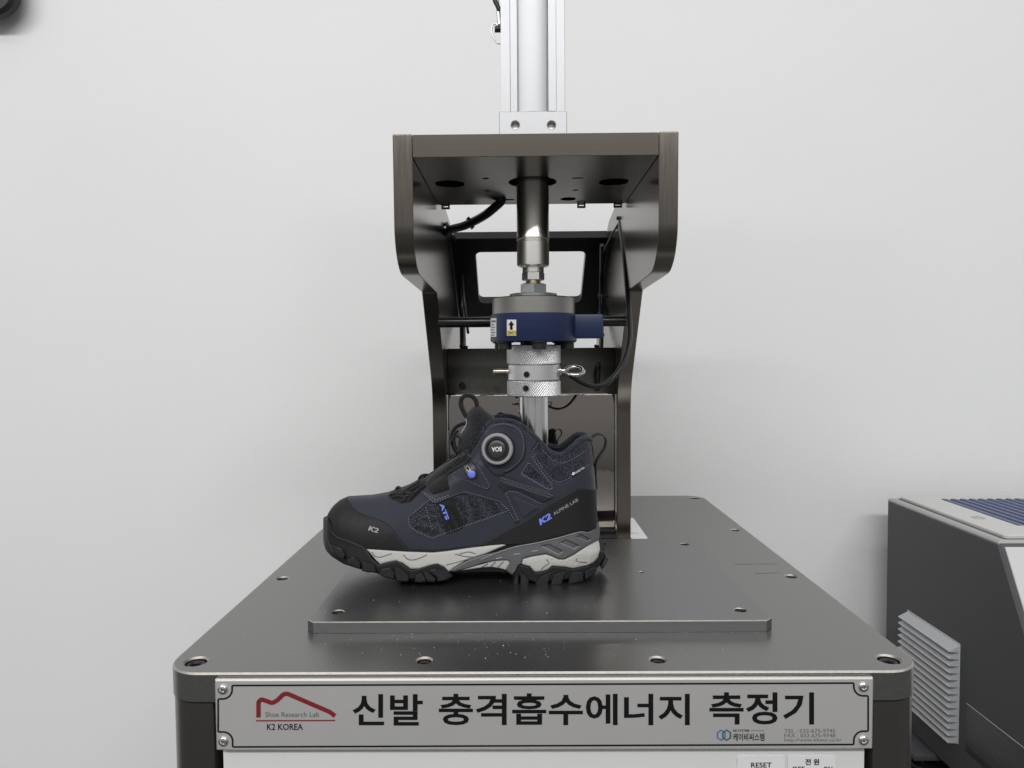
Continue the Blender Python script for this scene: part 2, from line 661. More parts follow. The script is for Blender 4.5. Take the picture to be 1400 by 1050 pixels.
def strip2d(path, w, closed=False):
    """polyline of given width as quads: vertices, faces"""
    p = np.asarray(path, float)
    k = len(p)
    nx = np.roll(p, -1, 0) - np.roll(p, 1, 0)
    if not closed:
        nx[0] = p[1] - p[0]; nx[-1] = p[-1] - p[-2]
    nx /= np.maximum(np.linalg.norm(nx, axis=1), 1e-9)[:, None]
    nn = np.stack([-nx[:, 1], nx[:, 0]], 1) * w / 2
    V = np.concatenate([p + nn, p - nn])
    F = [(i, (i + 1) % k, k + (i + 1) % k, k + i) for i in range(k if closed else k - 1)]
    return V, F


def strip_px(name, path, w, Y, m, parent, closed=False):
    V, F = strip2d(path, w, closed)
    return flat_print(name, at(V[:, 0], V[:, 1], np.full(len(V), Y)), F, m, parent)

# ================================================================== the wall behind
CX = 0.0175                      # centre line of the machine
WALL_Y = 1.392
wall = box('wall', (-4.0, WALL_Y, -1.4), (4.5, WALL_Y + 0.12, 2.6), WALLM, None, 0)
tag(wall, 'plain white painted wall behind the machine', kind='structure')

# ================================================================== impact tester
tester = thing('impact_tester', 'dark bronze metal shoe impact testing machine with overhanging press head and name plate',
               'testing machine', (CX, 0.9, -0.45))
DX0, DX1, DY0, DY1 = CX - 0.3115, CX + 0.3115, 0.563, 1.275
deck_out = rounded(rect(DX0, DX1, DY0, DY1), 0.031, 10)
big = [(-0.2735, 0.5855), (0.3075, 0.5855), (-0.2735, 1.2535), (0.311, 1.2535)]
small = [(-0.081, 0.586), (0.115, 0.586), (-0.2745, 0.808), (0.311, 0.807), (-0.2745, 1.0225), (0.3125, 1.0225)]
holes = [circle(x, y, 0.0088, 24) for x, y in big] + [circle(x, y, 0.0062, 20) for x, y in small]
deck = prism('deck_plate', [deck_out] + holes, -0.0245, 0.0, DECKM, tester, XY, 0.0006, 0.0014, edge=EDGEM)


def screw_mesh(name, r, h, hexr):
    bm = bmesh.new()
    prism_bm(bm, [circle(0, 0, r, 24), circle(0, 0, hexr, 6)], -h, 0, XY, 0, r * 0.14)
    prism_bm(bm, [circle(0, 0, hexr * 1.02, 6)], -h, -h * 0.55, XY)
    return to_mesh(bm, name, 40, 1e-6)


for a_, b_ in (((1004, 771.6), (1062, 771.0)), ((1032, 784.4), (1064, 783.2)), ((905, 742), (925, 741.4))):
    pa, pb = atz(*a_, 0.0), atz(*b_, 0.0)
    sv, sf = strip2d([pa[:2], (pa[:2] + pb[:2]) / 2 + (0, .0004), pb[:2]], 0.0007)
    flat_print('scratch', np.c_[sv, np.full(len(sv), 0.00015)], sf, mat('dark_scratch', (0.06, 0.058, 0.055), 0.6, 0.5), deck)


sm_big = screw_mesh('socket_screw_large', 0.0080, 0.012, 0.0042)
sm_small = screw_mesh('socket_screw_small', 0.0055, 0.010, 0.0029)
for (x, y) in big:
    o = obj('socket_screw', sm_big, BOLTM, deck); o.location = (x, y, -0.0022); o.rotation_euler.z = random.random()
for (x, y) in small:
    o = obj('socket_screw', sm_small, BOLTM, deck); o.location = (x, y, -0.0024); o.rotation_euler.z = random.random()

# cabinet under the deck, recessed at the front between two rounded corner posts
nx0, nx1 = at(292.5, 1035, DY0)[0], at(1194, 1035, DY0)[0]
cab = rounded(rect(DX0 + 0.0008, DX1 - 0.0008, DY0 + 0.0008, DY1 - 0.001), 0.031, 10)
nx0, nx1 = max(nx0, DX0 + .0324), min(nx1, DX1 - .0324)
fy = DY0 + 0.0008
body_loop = cab[:11] + [(nx0, fy), (nx0, 0.60), (nx1, 0.60), (nx1, fy)] + cab[11:]
cabinet = prism('cabinet', [body_loop], -0.45, -0.0253, mat('cabinet_anodised', (0.185, 0.175, 0.158), 0.30, 1.0, var=0.08), tester, XY, 0, 0)
px0, px1 = at(305, 1040, 0.567)[0], at(1182, 1040, 0.567)[0]
panel_w = box('front_panel', (px0, 0.567, -0.40), (px1, 0.598, -0.026), WHITEP, tester, 0.0008)


def label_plate(x0, y0, x1, y1):
    a, b = at(x0, y0, 0.5662), at(x1, y1, 0.5662)
    lp = rounded(rect(a[0], b[0], b[2], a[2]), 0.0025, 5)
    return prism('function_label', [lp], 0.5668, 0.5660, mat('label_film', (0.70, 0.70, 0.705), 0.35), panel_w, XZ, 0, 0.0002)


l1 = label_plate(1008, 1033, 1073, 1064)
l2 = label_plate(1077, 1033, 1143, 1064)
print_px('lettering', 'RESET', (1027, 1042.5, 1055, 1049.5), 0.5656, INK, panel_w, 0.01)
print_px('lettering', '전 원', (1101, 1037.5, 1120, 1046), 0.5656, INK, panel_w, 0.02)
print_px('lettering', 'OFF', (1083, 1048, 1100, 1055.5), 0.5656, INK, panel_w, 0.01)
print_px('lettering', 'ON', (1126, 1048, 1138, 1055.5), 0.5656, INK, panel_w, 0.01)

# name plate
NY = 0.5590
a, b = at(293, 930.5, NY), at(1193.5, 1024.5, NY)
zt = at(743, 928, NY)[2]; zb = at(743, 1025.5, NY)[2]
name_plate = prism('name_plate', [rounded(rect(a[0], b[0], zb, zt), 0.0006, 3)], 0.5625, NY, NAMEP, tester, XZ, 0, 0.0012)
PY = NY - 0.00025


def np_border():
    L, Rr, T, B = 298.2, 1187.0, 935.6, 1019.6
    sl = -0.0040                                     # the frame follows the plate's own tilt in the photo
    r = 12.8
    pts = []
    corners = [((304.5, 942.8), 1, 1), ((1180.2, 938.6), -1, 1), ((1180.2, 1012.5), -1, -1), ((305.2, 1013.6), 1, -1)]
    for k, ((cx, cy), sx, sy) in enumerate(corners):
        seq = [R(t) for t in np.linspace(0, 90, 12)]
        arc = [(cx + sx * r * math.cos(t), cy + sy * r * math.sin(t)) for t in seq]
        # clip to the frame lines
        yl = (T if sy > 0 else B) + sl * (cx + sx * r - 743)
        xl = L if sx > 0 else Rr
        path = [(cx + sx * r, yl)] + arc[0:] + [(xl, cy + sy * r)]
        if k in (0, 2):
            path = path[::-1]
        pts += path
    return densify0(rounded(pts, 1.6, 4))


def densify0(p):
    return [q for q, q2 in zip(p, p[1:] + p[:1]) if math.hypot(q[0] - q2[0], q[1] - q2[1]) > 0.05]


strip_px('border_line', np_border(), 2.3, PY, INK, name_plate, closed=True)
dm_prof = [(0.0041 * math.cos(t), 0.0021 * math.sin(t)) for t in np.linspace(0, math.pi / 2 - 0.45, 8)]
me_d = lathe_mesh('dome_screw', [(0.0042, -0.0006)] + dm_prof + [(0.0016, 0.0010), (0.0014, 0.0009)], 28, 60)
for (px, py) in ((304.5, 942.5), (1180.5, 939), (305.5, 1013.5), (1180.5, 1012)):
    p = at(px, py, NY)
    o = obj('dome_screw', me_d, STEEL, name_plate)
    o.location = (p[0], NY - 0.0002, p[2])
    o.rotation_euler = (R(90), 0, 0)
for s, bx in (('신발', (482, 949, 578, 992)), ('충격흡수에너지', (600, 948, 943, 991.5)), ('측정기', (970, 946.5, 1113, 990.5))):
    print_px('lettering', s, bx, PY, INK, name_plate, 0.019)
strip_px('logo_roof', [(353.3, 981), (353.3, 963)] + [tuple(p) for p in spline([(353.3, 960), (357, 956.6), (363, 958), (372, 960.8), (379, 957.5)], 5)]
         + [tuple(p) for p in spline([(383, 953.6), (387, 949.8), (392, 948.6), (397, 950.2)], 5)] + [(430, 964.5), (451, 973.5), (458, 979)], 6.0, PY, REDINK, name_plate)
strip_px('logo_line', [(350, 985.5), (458.3, 985.1)], 1.7, PY, REDINK, name_plate)
print_px('lettering', 'Shoe Research Lab', (362.5, 973.4, 436, 980.4), PY - 0.0001, GREYINK, name_plate, 0.0)
print_px('lettering', 'K2 KOREA', (365, 989.6, 414, 998.2), PY, INK, name_plate, 0.01)
for cxp, m_ in ((986.2, BLUEINK), (993.6, GREENINK)):
    strip_px('logo_hexagon', circle(cxp, 1005.2, 6.0, 6, R(90), 7.0), 1.9, PY - (0.0001 if m_ is GREENINK else 0), m_, name_plate, True)
print_px('lettering', 'KB SYSTEM', (1002.3, 997.4, 1024, 1000.4), PY, INK, name_plate, 0.01)
strip_px('logo_line', [(1026, 999), (1045, 998.9)], 0.7, PY, GREYINK, name_plate)
print_px('lettering', '케이비씨스템', (1002.3, 1002.6, 1045, 1013), PY, INK, name_plate, 0.012)
print_px('lettering', 'TEL : 032-675-9745', (1072.5, 996.6, 1142, 1001.8), PY, GREYINK, name_plate)
print_px('lettering', 'FAX : 032-675-9748', (1072.5, 1003.0, 1142, 1008.2), PY, GREYINK, name_plate)
print_px('lettering', 'http://www.kbsto.co.kr', (1072.5, 1009.3, 1151, 1015.2), PY, GREYINK, name_plate)

# base plate under the boot
BT = 0.0108
bx0, bx1 = -0.1985, 0.2335
bp_out = [(bx0 + 0.007, 0.6445), (bx1 - 0.007, 0.6445), (bx1, 0.6515), (bx1, 0.929), (bx1 - .007, 0.936), (bx0 + .007, 0.936), (bx0, 0.929), (bx0, 0.6515)]
bscr = [(-0.175, 0.670), (0.2105, 0.671), (-0.175, 0.908), (0.2125, 0.907)]
base = prism('base_plate', [bp_out] + [circle(x, y, 0.0055, 20) for x, y in bscr] + [circle(0.137, 0.7905, 0.0028, 14)], 0.0002, BT, PLATEM, tester, XY, 0, 0.0008, edge=EDGEM)
sm_mid = screw_mesh('socket_screw_plate', 0.0049, 0.008, 0.0026)
for (x, y) in bscr:
    o = obj('socket_screw', sm_mid, BOLTM, base); o.location = (x, y, BT - 0.0020)
lathe('tapped_hole_floor', [(0.0027, -0.001), (0.0027, 0)], (0.137, 0.7905, BT - 0.006), BOLTM, base, 14)

# two C-shaped side plates: the press head overhangs the base
prof = rounded([(0.977, 0.0003), (0.977, 0.206), (0.882, 0.3345), (0.690, 0.339), (0.687, 0.468), (0.94, 0.468), (1.075, 0.452), (1.235, 0.30), (1.235, 0.0003)],
               [0, 0.10, 0.006, 0.045, 0.001, 0.06, 0.05, 0.06, 0], 10)
XO0, XI0, XI1, XO1 = CX - 0.1365, CX - 0.1178, CX + 0.1182, CX + 0.1368
prism('side_plate', [prof], XO0, XI0, BRONZE, tester, YZ, 0.0006, 0.0006)
prism('side_plate', [prof], XI1, XO1, BRONZE, tester, YZ, 0.0006, 0.0006)

# top plate with its bores
AX, AY = CX - 0.0005, 0.790
ZU, ZT = 0.446, 0.4675
th = [circle(AX, AY, 0.0262, 40), circle(AX - 0.092, 0.795, 0.0165, 28), circle(AX + 0.090, 0.793, 0.0165, 28)]
for px, py, r_ in ((664, 244, .0035), (666, 261, .0032), (787, 260, .0032), (777, 272, .0095)):
    p = atz(px, py, ZU); th.append(circle(p[0], p[1], r_, 14))
p = atz(692, 273, ZU); th.append(rounded(rect(p[0] - .010, p[0] + .010, p[1] - .0035, p[1] + .0035), .0034, 5))
p = atz(790, 243.5, ZU); th.append(rounded(rect(p[0] - .006, p[0] + .006, p[1] - .0025, p[1] + .0025), .0024, 4))
bm = bmesh.new()
prism_bm(bm, [rect(XI0 + .0004, XI1 - .0004, 0.6876, 0.905)] + th, ZU, ZU + 0.0135, XY, 0.0004, 0)
prism_bm(bm, [rect(XI0 + .0004, XI1 - .0004, 0.6876, 0.905)], ZU + 0.0135, ZT, XY, 0, 0.0006)
top_plate = obj('top_plate', to_mesh(bm, 'top_plate', 35, 0), mat('top_plate_anodised', (0.14, 0.126, 0.108), 0.25, 1.0, var=0.08, var_scale=14), tester)
me_b = lathe_mesh('button_head', [(0.0056, 0), (0.0056, 0.001), (0.0045, 0.0028), (0.002, 0.0034)], 24, 50)
for px in (664, 795):
    p = at(px, 182, 0.715)
    o = obj('button_screw', me_b, BOLTM, top_plate); o.location = (p[0], 0.715, ZT)


# leaning back plate with a rounded window
def lean(x, t, w):
    """x across, t along the lean (0 top .. 1 bottom), w through the thickness (to the back)"""
    dy, dz = 0.135, -0.105
    ln = math.hypot(dy, dz)
    return (x, 1.068 + dy * t + w * (-dz) / ln, 0.4300 + dz * t + w * dy / ln)


LN = math.hypot(0.135, 0.105)
win = rounded(rect(at(650, 346, 1.09)[0], at(801, 346, 1.09)[0], 0.165 * LN, 0.84 * LN), 0.0085, 6)
prism('window_plate', [rect(XI0 + .0004, XI1 - .0004, 0.0, 1.06 * LN), win], 0, 0.015, BLACKM, tester,
      lambda a_, b_, c_: lean(a_, b_ / LN, c_), 0.0005, 0.0005)
# tie rod and lower cross plate
rz = at(640, 440.5, 0.897)[2]
rodm = lathe_mesh('tie_rod', [(0.0066, XI0 - CX), (0.0066, XI1 - CX)], 24)
o = obj('tie_rod', rodm, BLACKM, tester); o.location = (CX, 0.897, rz); o.rotation_euler = (0, R(90), 0)
box('cross_plate', (XI0 + .0004, 1.000, 0.150), (XI1 - .0004, 1.018, at(720, 476, 1.0)[2]),
    mat('weathered_cross_plate', (0.10, 0.098, 0.088), 0.4, 1.0, var=0.35, var_scale=55, rvar=0.1, bump=0.25, bump_scale=500), tester)
# polished splash panel in front of the column, its top edge folded back
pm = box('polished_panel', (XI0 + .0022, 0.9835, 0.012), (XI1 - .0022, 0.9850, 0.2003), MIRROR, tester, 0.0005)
box('panel_flange', (XI0 + .0125, 0.9836, 0.2005), (XI1 - .012, 1.0000, 0.2020), STEEL, pm, 0)
box('panel_foot', (XI0 + .0010, 0.9790, 0.0003), (XI1 - .0010, 0.9860, 0.0118), BLACKM, pm, 0.0005)
for s in (0, 1):
    xx = (XI0 + .0003, XI0 + .0020) if s == 0 else (XI1 - .0020, XI1 - .0003)
    box('panel_edge', (xx[0], 0.9800, 0.0125), (xx[1], 0.9850, 0.2010), STEEL, pm, 0.0003)

# linear actuator on top
AF = 0.752
aw = 0.0352
zf = at(729, 152, AF)[2]
fl_holes = [circle(at(704.5, 171, AF)[0], at(704.5, 171, AF)[2], 0.0043, 20), circle(at(754, 171, AF)[0], at(754, 171, AF)[2], 0.0043, 20)]
flange = prism('actuator_flange', [rounded(rect(AX - 0.0355, AX + 0.0355, ZT + .0002, zf), 0.001, 3)] + fl_holes, AF + 0.012, AF, ALU, tester, XZ, 0, 0.0007)
box('flange_block', (AX - 0.0354, AF + 0.0121, ZT + .0002), (AX + 0.0354, AF + 0.076, zf), ALU, flange, 0.0006)
me_s = lathe_mesh('flange_bolt', [(0.0040, 0), (0.0040, 0.004)], 20)
for h_ in fl_holes:
    c = np.mean(h_, 0)
    o = obj('flange_bolt', me_s, DSTEEL, flange); o.location = (c[0], AF + 0.0115, c[1]); o.rotation_euler = (R(90), 0, 0)
# extruded cylinder body: flat sides, round barrel between two grooves
y0 = AF + 0.0012
xs = lambda px: at(px, 90, y0)[0]
barrel = [(xs(709), y0 + .006)]
bcx = (xs(709) + xs(747)) / 2
bw = (xs(747) - xs(709)) / 2
for t in np.linspace(-1, 1, 13):
    barrel.append((bcx + bw * t, y0 - 0.0005 + 0.0034 * (t * t)))
sec = [(xs(685), y0), (xs(697), y0), (xs(698), y0 + .0006), (xs(707), y0 + .0006), (xs(707.6), y0 + .006)] + barrel[0:] + \
      [(xs(747.6), y0 + .0075), (xs(749), y0 + .0075), (xs(749.6), y0 - .0008), (xs(760), y0 - .0008), (xs(760.6), y0 + .0006), (xs(772), y0 + .0006), (xs(772.6), y0 + .001),
       (xs(772.6), y0 + .072), (xs(685), y0 + .072)]
prism('actuator_body', [sec], zf + .0002, 0.82, ALU, tester, XY)
# sensor fitting and its cable at the left of the actuator
fx = at(684, 40, AF + .03)[0]
p1 = at(681, 40, AF + .03)
fit_ = tube('fitting_plug', [(fx + .001, AF + .03, p1[2]), (fx - .006, AF + .03, p1[2])], 0.0035, BLACKP, tester, 8)
tube('fitting_loop', [tuple(at(x, y, AF + .03)) for x, y in
                      [tuple(q) for q in spline([(684, 60), (679, 58), (673.5, 49), (672, 40), (674, 34), (678, 33), (683, 38)], 5)]], 0.0009, DSTEEL, fit_, 8)
tube('fitting_lever', [tuple(at(x, y, AF + .028)) for x, y in ((683, 34), (681, 12), (678, -6))], 0.0022, STEEL, fit_, 8)
tube('fitting_clip', [tuple(at(x, y, AF + .026)) for x, y in ((683, 14), (677, 2), (674, -8))], 0.0024, BLACKP, fit_, 8)

# press shaft, turned in steps
k = AY / FPX


def zy(py):
    return float(at(728.5, py, AY)[2])


shaft = lathe('press_shaft', [(0.0178, zy(362)), (0.0178, zy(332)), (0.0170, zy(331)), (0.0170, zy(329)), (0.0181, zy(328)), (0.0181, zy(323)), (0.0178, zy(322)), (0.0178, ZU + 0.012)],
              (AX, AY, 0), DSTEEL, tester, 64)
lathe('shaft_end', [(0.0118, zy(373)), (0.0118, zy(366)), (0.0150, zy(365)), (0.0176, zy(363.5)), (0.0176, zy(362.02))], (AX, AY, 0), DSTEEL, shaft, 64)
lathe('hex_coupling', [(0.0105, zy(384)), (0.0124, zy(383)), (0.0124, zy(373.5)), (0.0110, zy(372.8))], (AX, AY, 0), DSTEEL, shaft, 6, 30, (0, 0, R(0)))
lathe('threaded_stud', sum([[(0.0086, zy(389) + i * .0012), (0.0078, zy(389) + i * .0012 + .0006)] for i in range(5)], []), (AX, AY, 0), BRASS, shaft, 32)
nutm = lathe_mesh('lock_nut', [(0.0128, zy(402)), (0.0158, zy(400.5)), (0.0158, zy(389.5)), (0.0128, zy(388))], 6, 30)
o = obj('lock_nut', nutm, ZINC, shaft); o.location = (AX, AY, 0); o.rotation_euler.z = R(92)

# load cell
lc_r = 0.0470
cell = lathe('load_cell', [(lc_r + .0004, zy(467)), (lc_r + .0008, zy(466)), (lc_r + .0008, zy(431)), (lc_r, zy(430.2))], (AX, AY, 0), BLUEP, tester, 96)
lathe('cell_ring', [(0.0456, zy(430.1)), (0.0456, zy(409.2)), (0.0448, zy(408))], (AX, AY, 0), RINGM, cell, 96)
lathe('cell_boss', [(0.0262, zy(407.9)), (0.0262, zy(402.5)), (0.0255, zy(402))], (AX, AY, 0), RINGM, cell, 64)
lathe('cell_stud', [(0.0148, zy(472)), (0.0148, zy(467.1))], (AX, AY, 0), BOLTM, cell, 32)
bxl, bxr = AX + 0.0445, float(at(822, 445, AY)[0])
jb = box('connector_box', (bxl, AY - 0.017, zy(463)), (bxr, AY + 0.017, zy(431.5)), BLUEP, cell, 0.0012)
for py in (435, 459):
    for yy in (-.012, .012):
        p = (bxr, AY + yy, zy(py))
        o = obj('box_screw', me_b, STEEL, jb); o.location = p; o.rotation_euler = (0, R(90), 0); o.scale = (.42, .42, .6)
bolt_me = lathe_mesh('cell_bolt', [(0.0068, zy(478)), (0.0073, zy(477.3)), (0.0073, zy(469)), (0.0095, zy(468.8)), (0.0095, zy(467.1))], 24)
for kk in range(6):
    t = R(-90 + 7.5 + 60 * kk)
    o = obj('cell_bolt', bolt_me, BOLTM, cell)
    o.location = (AX + 0.0395 * math.cos(t), AY + 0.0395 * math.sin(t), 0)


def on_cyl(px, py, r):
    """pixels carried to the front of a cylinder round the press axis"""
    Y = np.full(len(px), AY - r)
    for _ in range(12):
        P = at(px, py, Y)
        Y = AY - np.sqrt(np.maximum(r * r - (P[:, 0] - AX) ** 2, 1e-8))
    P = at(px, py, Y)
    return P


def grid_px(x0, x1, y0, y1, n=8):
    V = [(x0 + (x1 - x0) * i / n, y) for y in (y0, y1) for i in range(n + 1)]
    F = [(i, i + 1, n + 2 + i, n + 1 + i) for i in range(n)]
    return np.array(V, float), F


def cell_print(name, V, F, m, eps, parent):
    return flat_print(name, on_cyl(V[:, 0], V[:, 1], lc_r + .0008 + eps), F, m, parent)


st = cell_print('load_sticker', *grid_px(693, 705.8, 437, 459), STICK, 0.0003, cell)
cell_print('sticker_foot', *grid_px(693.1, 705.7, 451.5, 458.9), YELLOW, 0.0005, st)
cell_print('arrow', np.array([(697.2, 450.8), (700.8, 450.8), (700.8, 444.5), (703, 444.5), (699, 438.6), (695, 444.5), (697.2, 444.5)]), [(0, 1, 2, 6), (3, 4, 5)], INK, 0.0006, st)
V, F = text_tris('LOAD', 0.01)
cell_print('lettering', fit(-V, 693.9, 453, 705, 457.6), F, INK, 0.0007, st)
st2 = cell_print('rating_sticker', *grid_px(670.6, 678.6, 435, 460.5), STICK, 0.0003, cell)
for q, (yy, w_) in enumerate(((438, 5), (443.5, 3), (447, 4), (450.5, 3), (454, 4.5), (457.5, 3))):
    cell_print('print_line', *grid_px(671.8, 671.8 + w_ + 1, yy, yy + (2.6 if q == 0 else 1.2), 3), GREYINK, 0.0005, st2)

# knurled clamp collars
z0, z1, z2, z3 = zy(471.5), zy(498), zy(520), zy(541)
c1 = lathe('clamp_collar', [(0.0285, z1 + .0003), (0.0298, z1 + .0012), (0.0298, z0 - .001), (0.0288, z0)], (AX, AY, 0), KNURL, tester, 96)
hole_r = 0.0031


def drilled_collar(name, r, za, zb_, hp, m):
    o_ = lathe(name, [(r - .0012, za), (r, za + .001), (r, zb_ - .001), (r - .0012, zb_)], (AX, AY, 0), m, tester, 96)
    P = on_cyl(np.array([hp[0]]), np.array([hp[1]]), r)[0]
    ang = math.atan2(P[1] - AY, P[0] - AX)
    # countersunk hole: a bright rim ring and a flat black disc painting its shade
    bm_ = bmesh.new()
    ringp = []
    for rr, dd in ((hole_r * 1.28, 0.0002), (hole_r, 0.00025), (hole_r, -0.004)):
        ringp.append([(rr * math.cos(t), rr * math.sin(t), dd) for t in np.linspace(0, 2 * math.pi, 24, endpoint=False)])
    M_ = Matrix.Translation(P) @ Matrix.Rotation(ang, 4, 'Z') @ Matrix.Rotation(R(90), 4, 'Y')
    rows_ = [[bm_.verts.new(M_ @ Vector(v)) for v in rw] for rw in ringp[:2]]
    for i in range(24):
        bm_.faces.new((rows_[0][i], rows_[0][(i + 1) % 24], rows_[1][(i + 1) % 24], rows_[1][i]))
    obj('bore_rim', to_mesh(bm_, 'bore_rim', None, 0), STEEL, o_)
    bm_ = bmesh.new()
    vs_ = [bm_.verts.new(M_ @ Vector((v[0], v[1], 0.00022))) for v in ringp[1]]
    bm_.faces.new(vs_)
    obj('bore_shade', to_mesh(bm_, 'bore_shade', None, 0), INK, o_)
    return o_


c2 = drilled_collar('pin_collar', 0.0285, z2 + .0003, z1, (720, 512), ALUT)
c3 = drilled_collar('clamp_collar', 0.0298, z3, z2, (719, 531), KNURL)
pz = zy(507.5)
pin = tube('lock_pin', [(AX - .028, AY, pz), (AX - .0445, AY, pz), (AX - .0452, AY, pz)], [0.0031, 0.0031, 0.0025], BRASS, c2, 14)
ebx = AX + 0.0290
eye = lathe('eye_bolt', [(0.0046, 0), (0.0052, 0.0008), (0.0052, 0.0025), (0.0035, 0.003), (0.0035, 0.007), (0.0028, 0.008)], (ebx - .001, AY, pz), STEEL, c2, 20, 40, (0, R(90), 0))
rc = Vector((ebx + 0.0165, AY, pz))
ring = [rc + Matrix.Rotation(R(26), 3, 'X') @ Vector((0.0098 * math.cos(t), 0.0098 * math.sin(t), 0)) for t in np.linspace(0, 2 * math.pi, 33)]
tube('eye_ring', ring, 0.0023, STEEL, c2, 10)
# extruded plunger that stands in the boot
plp = []
for i in range(120):
    t = 2 * math.pi * i / 120
    rr = 0.0158 - (0.0012 if i % 10 == 0 else 0.0)
    plp.append((AX + rr * math.cos(t + .06), AY + rr * math.sin(t + .06)))
prism('plunger', [plp], 0.055, z3 + .0005, ALUROD, tester, XY, 0.001, 0, smooth=25)

# cables
CT = lambda pts, n=6: [tuple(at(x, y, Y)) for x, y, Y in [tuple(q) for q in spline(pts, n)]]
tube('cable_bundle', CT([(672, 262, .862), (686, 272, .872), (677, 283, .885), (660, 296, .905), (636, 308, .94), (616, 314, .98), (606, 322, 1.0)]), 0.0056, CABLE, tester, 12)
tube('cable', CT([(608, 318, 1.0), (620, 325, 1.08), (627, 340, 1.13), (630, 370, 1.15), (632, 430, 1.15), (633, 480, 1.06), (632, 530, 0.9975)]), 0.0048, CABLE, tester)
tube('cable', CT([(612, 316, 1.0), (624, 330, 1.08), (631, 352, 1.12), (633, 395, 1.13), (637, 430, 1.12), (640, 455, 1.09)]), 0.0022, CABLE, tester)
for (x, y, Y, ang) in ((643, 305, .93, 60), (613, 311, .985, 60)):
    p = Vector(at(x, y, Y))
    bm = bmesh.new(); box_bm(bm, (-.0018, -.0066, -.0075), (.0018, .0066, .0075), .0006)
    o = obj('cable_tie', to_mesh(bm, 'cable_tie', 40, 0), BLACKP, tester); o.location = p; o.rotation_euler = (0, R(-28), R(10))
tube('cable', CT([(848, 300, .955), (852, 340, .92), (857, 390, .885), (861, 440, .86), (860, 470, .845), (850, 500, .83), (832, 522, .82), (812, 528, .808), (795, 522, .800), (779, 512, .795)]), 0.0031, CABLE, tester, 12)
tube('cable', CT([(849, 300, .958), (836, 322, 1.0), (825, 345, 1.06), (821, 375, 1.10), (820, 420, 1.10), (818, 445, 1.08)]), 0.0014, CABLE, tester, 8)
tube('cable', CT([(823, 335, 1.05), (822, 400, 1.12), (822, 470, 1.06), (818, 500, .999), (817, 534, .9975)]), 0.0034, CABLE, tester, 10)
for (x, y, Y) in ((849, 299, .955), (818, 474, 1.06), (823, 405, 1.1), (634, 474, 1.05)):
    p = Vector(at(x, y, Y))
    bm = bmesh.new(); box_bm(bm, (-.0062, -.0025, -.0022), (.0062, .0025, .0022), .0006); box_bm(bm, (-.0024, -.0035, -.0040), (.0024, .0035, .0012), .0006)
    o = obj('cable_tie', to_mesh(bm, 'cable_tie', 40, 0), BLACKP, tester); o.location = p; o.rotation_euler = (0, R(12), 0)
for px in (609, 795, 845):
    p = at(px, 280, 0.905)
    bm = bmesh.new()
    prism_bm(bm, [rect(p[0] - .0052, p[0] + .0052, ZU - .0045, ZU + .010), rect(p[0] - .0033, p[0] + .0033, ZU - .0026, ZU - .0006)], 0.9052, 0.9095, XZ)
    obj('cable_clip', to_mesh(bm, 'cable_clip', 40), BLACKP, tester)

# ================================================================== things round the machine
cxr = XO1 + 0.0006
card = prism('white_card', [rounded(rect(cxr, 0.1775, 0.9735, 1.098), 0.003, 4)], 0.0002, 0.0009, PAPER, None, XY)
tag(card, 'small white printed card lying on the deck behind the right upright', 'card')
strip_v, strip_f = strip2d([(cxr + .004, 1.003), (cxr + .015, 1.003)], 0.0016)
flat_print('print_line', np.c_[strip_v, np.full(len(strip_v), 0.0011)], strip_f, GREYINK, card)

# dust and filings on the deck
bm = bmesh.new()
for i in range(240):
    if i < 60:
        x, y = rng.uniform(-0.19, 0.23), 0.6435 - abs(rng.normal(0, 0.003)); z = 0.0001
    elif i < 150:
        x, y = rng.normal(0.0, 0.10), rng.uniform(0.585, 0.645); z = 0.0001
    else:
        x, y = rng.uniform(bx0 + .01, bx1 - .01), rng.uniform(0.66, 0.93); z = BT
    s = rng.uniform(0.00018, 0.00042) * (1.5 if rng.random() < .1 else 1)
    bmesh.ops.create_icosphere(bm, subdivisions=1, radius=s, matrix=Matrix.Translation((x, y, z + s * .6)) @ Matrix.Diagonal((1, 1.2, .7, 1)))
dust = obj('dust', to_mesh(bm, 'dust', None, 0), mat('pale_dust', (0.55, 0.54, 0.5), 0.8), None)
tag(dust, 'scattered pale dust specks on the metal deck and base plate', 'dust', kind='stuff')

# dark instrument standing at the right
IY = 1.325
c = at(1213, 683, IY)
IX, IZ = float(c[0]), float(c[2])
c2_ = atx(1365, 747, IX); IYF = float(c2_[1])
c3_ = atx(1400, 860, IX)
sl = (IYF - float(c3_[1])) / (IZ - float(c3_[2]))
c4_ = atx(1239, 995, IX)
IB = float(c4_[2])
IW = 0.55
inst = thing('bench_instrument', 'dark grey bench instrument with louvred side and blue ribbed top at the right edge', 'instrument', (IX + IW / 2, 1.15, IB))
iprof = rounded([(IY, IB), (IY, IZ), (IYF, IZ), (IYF - sl * (IZ - IB), IB)], [0.01, 0.003, 0.006, 0.01], 5)
ibody = prism('body', [iprof], IX, IX + IW, INSTD, inst, YZ, 0.0035, 0.0035)
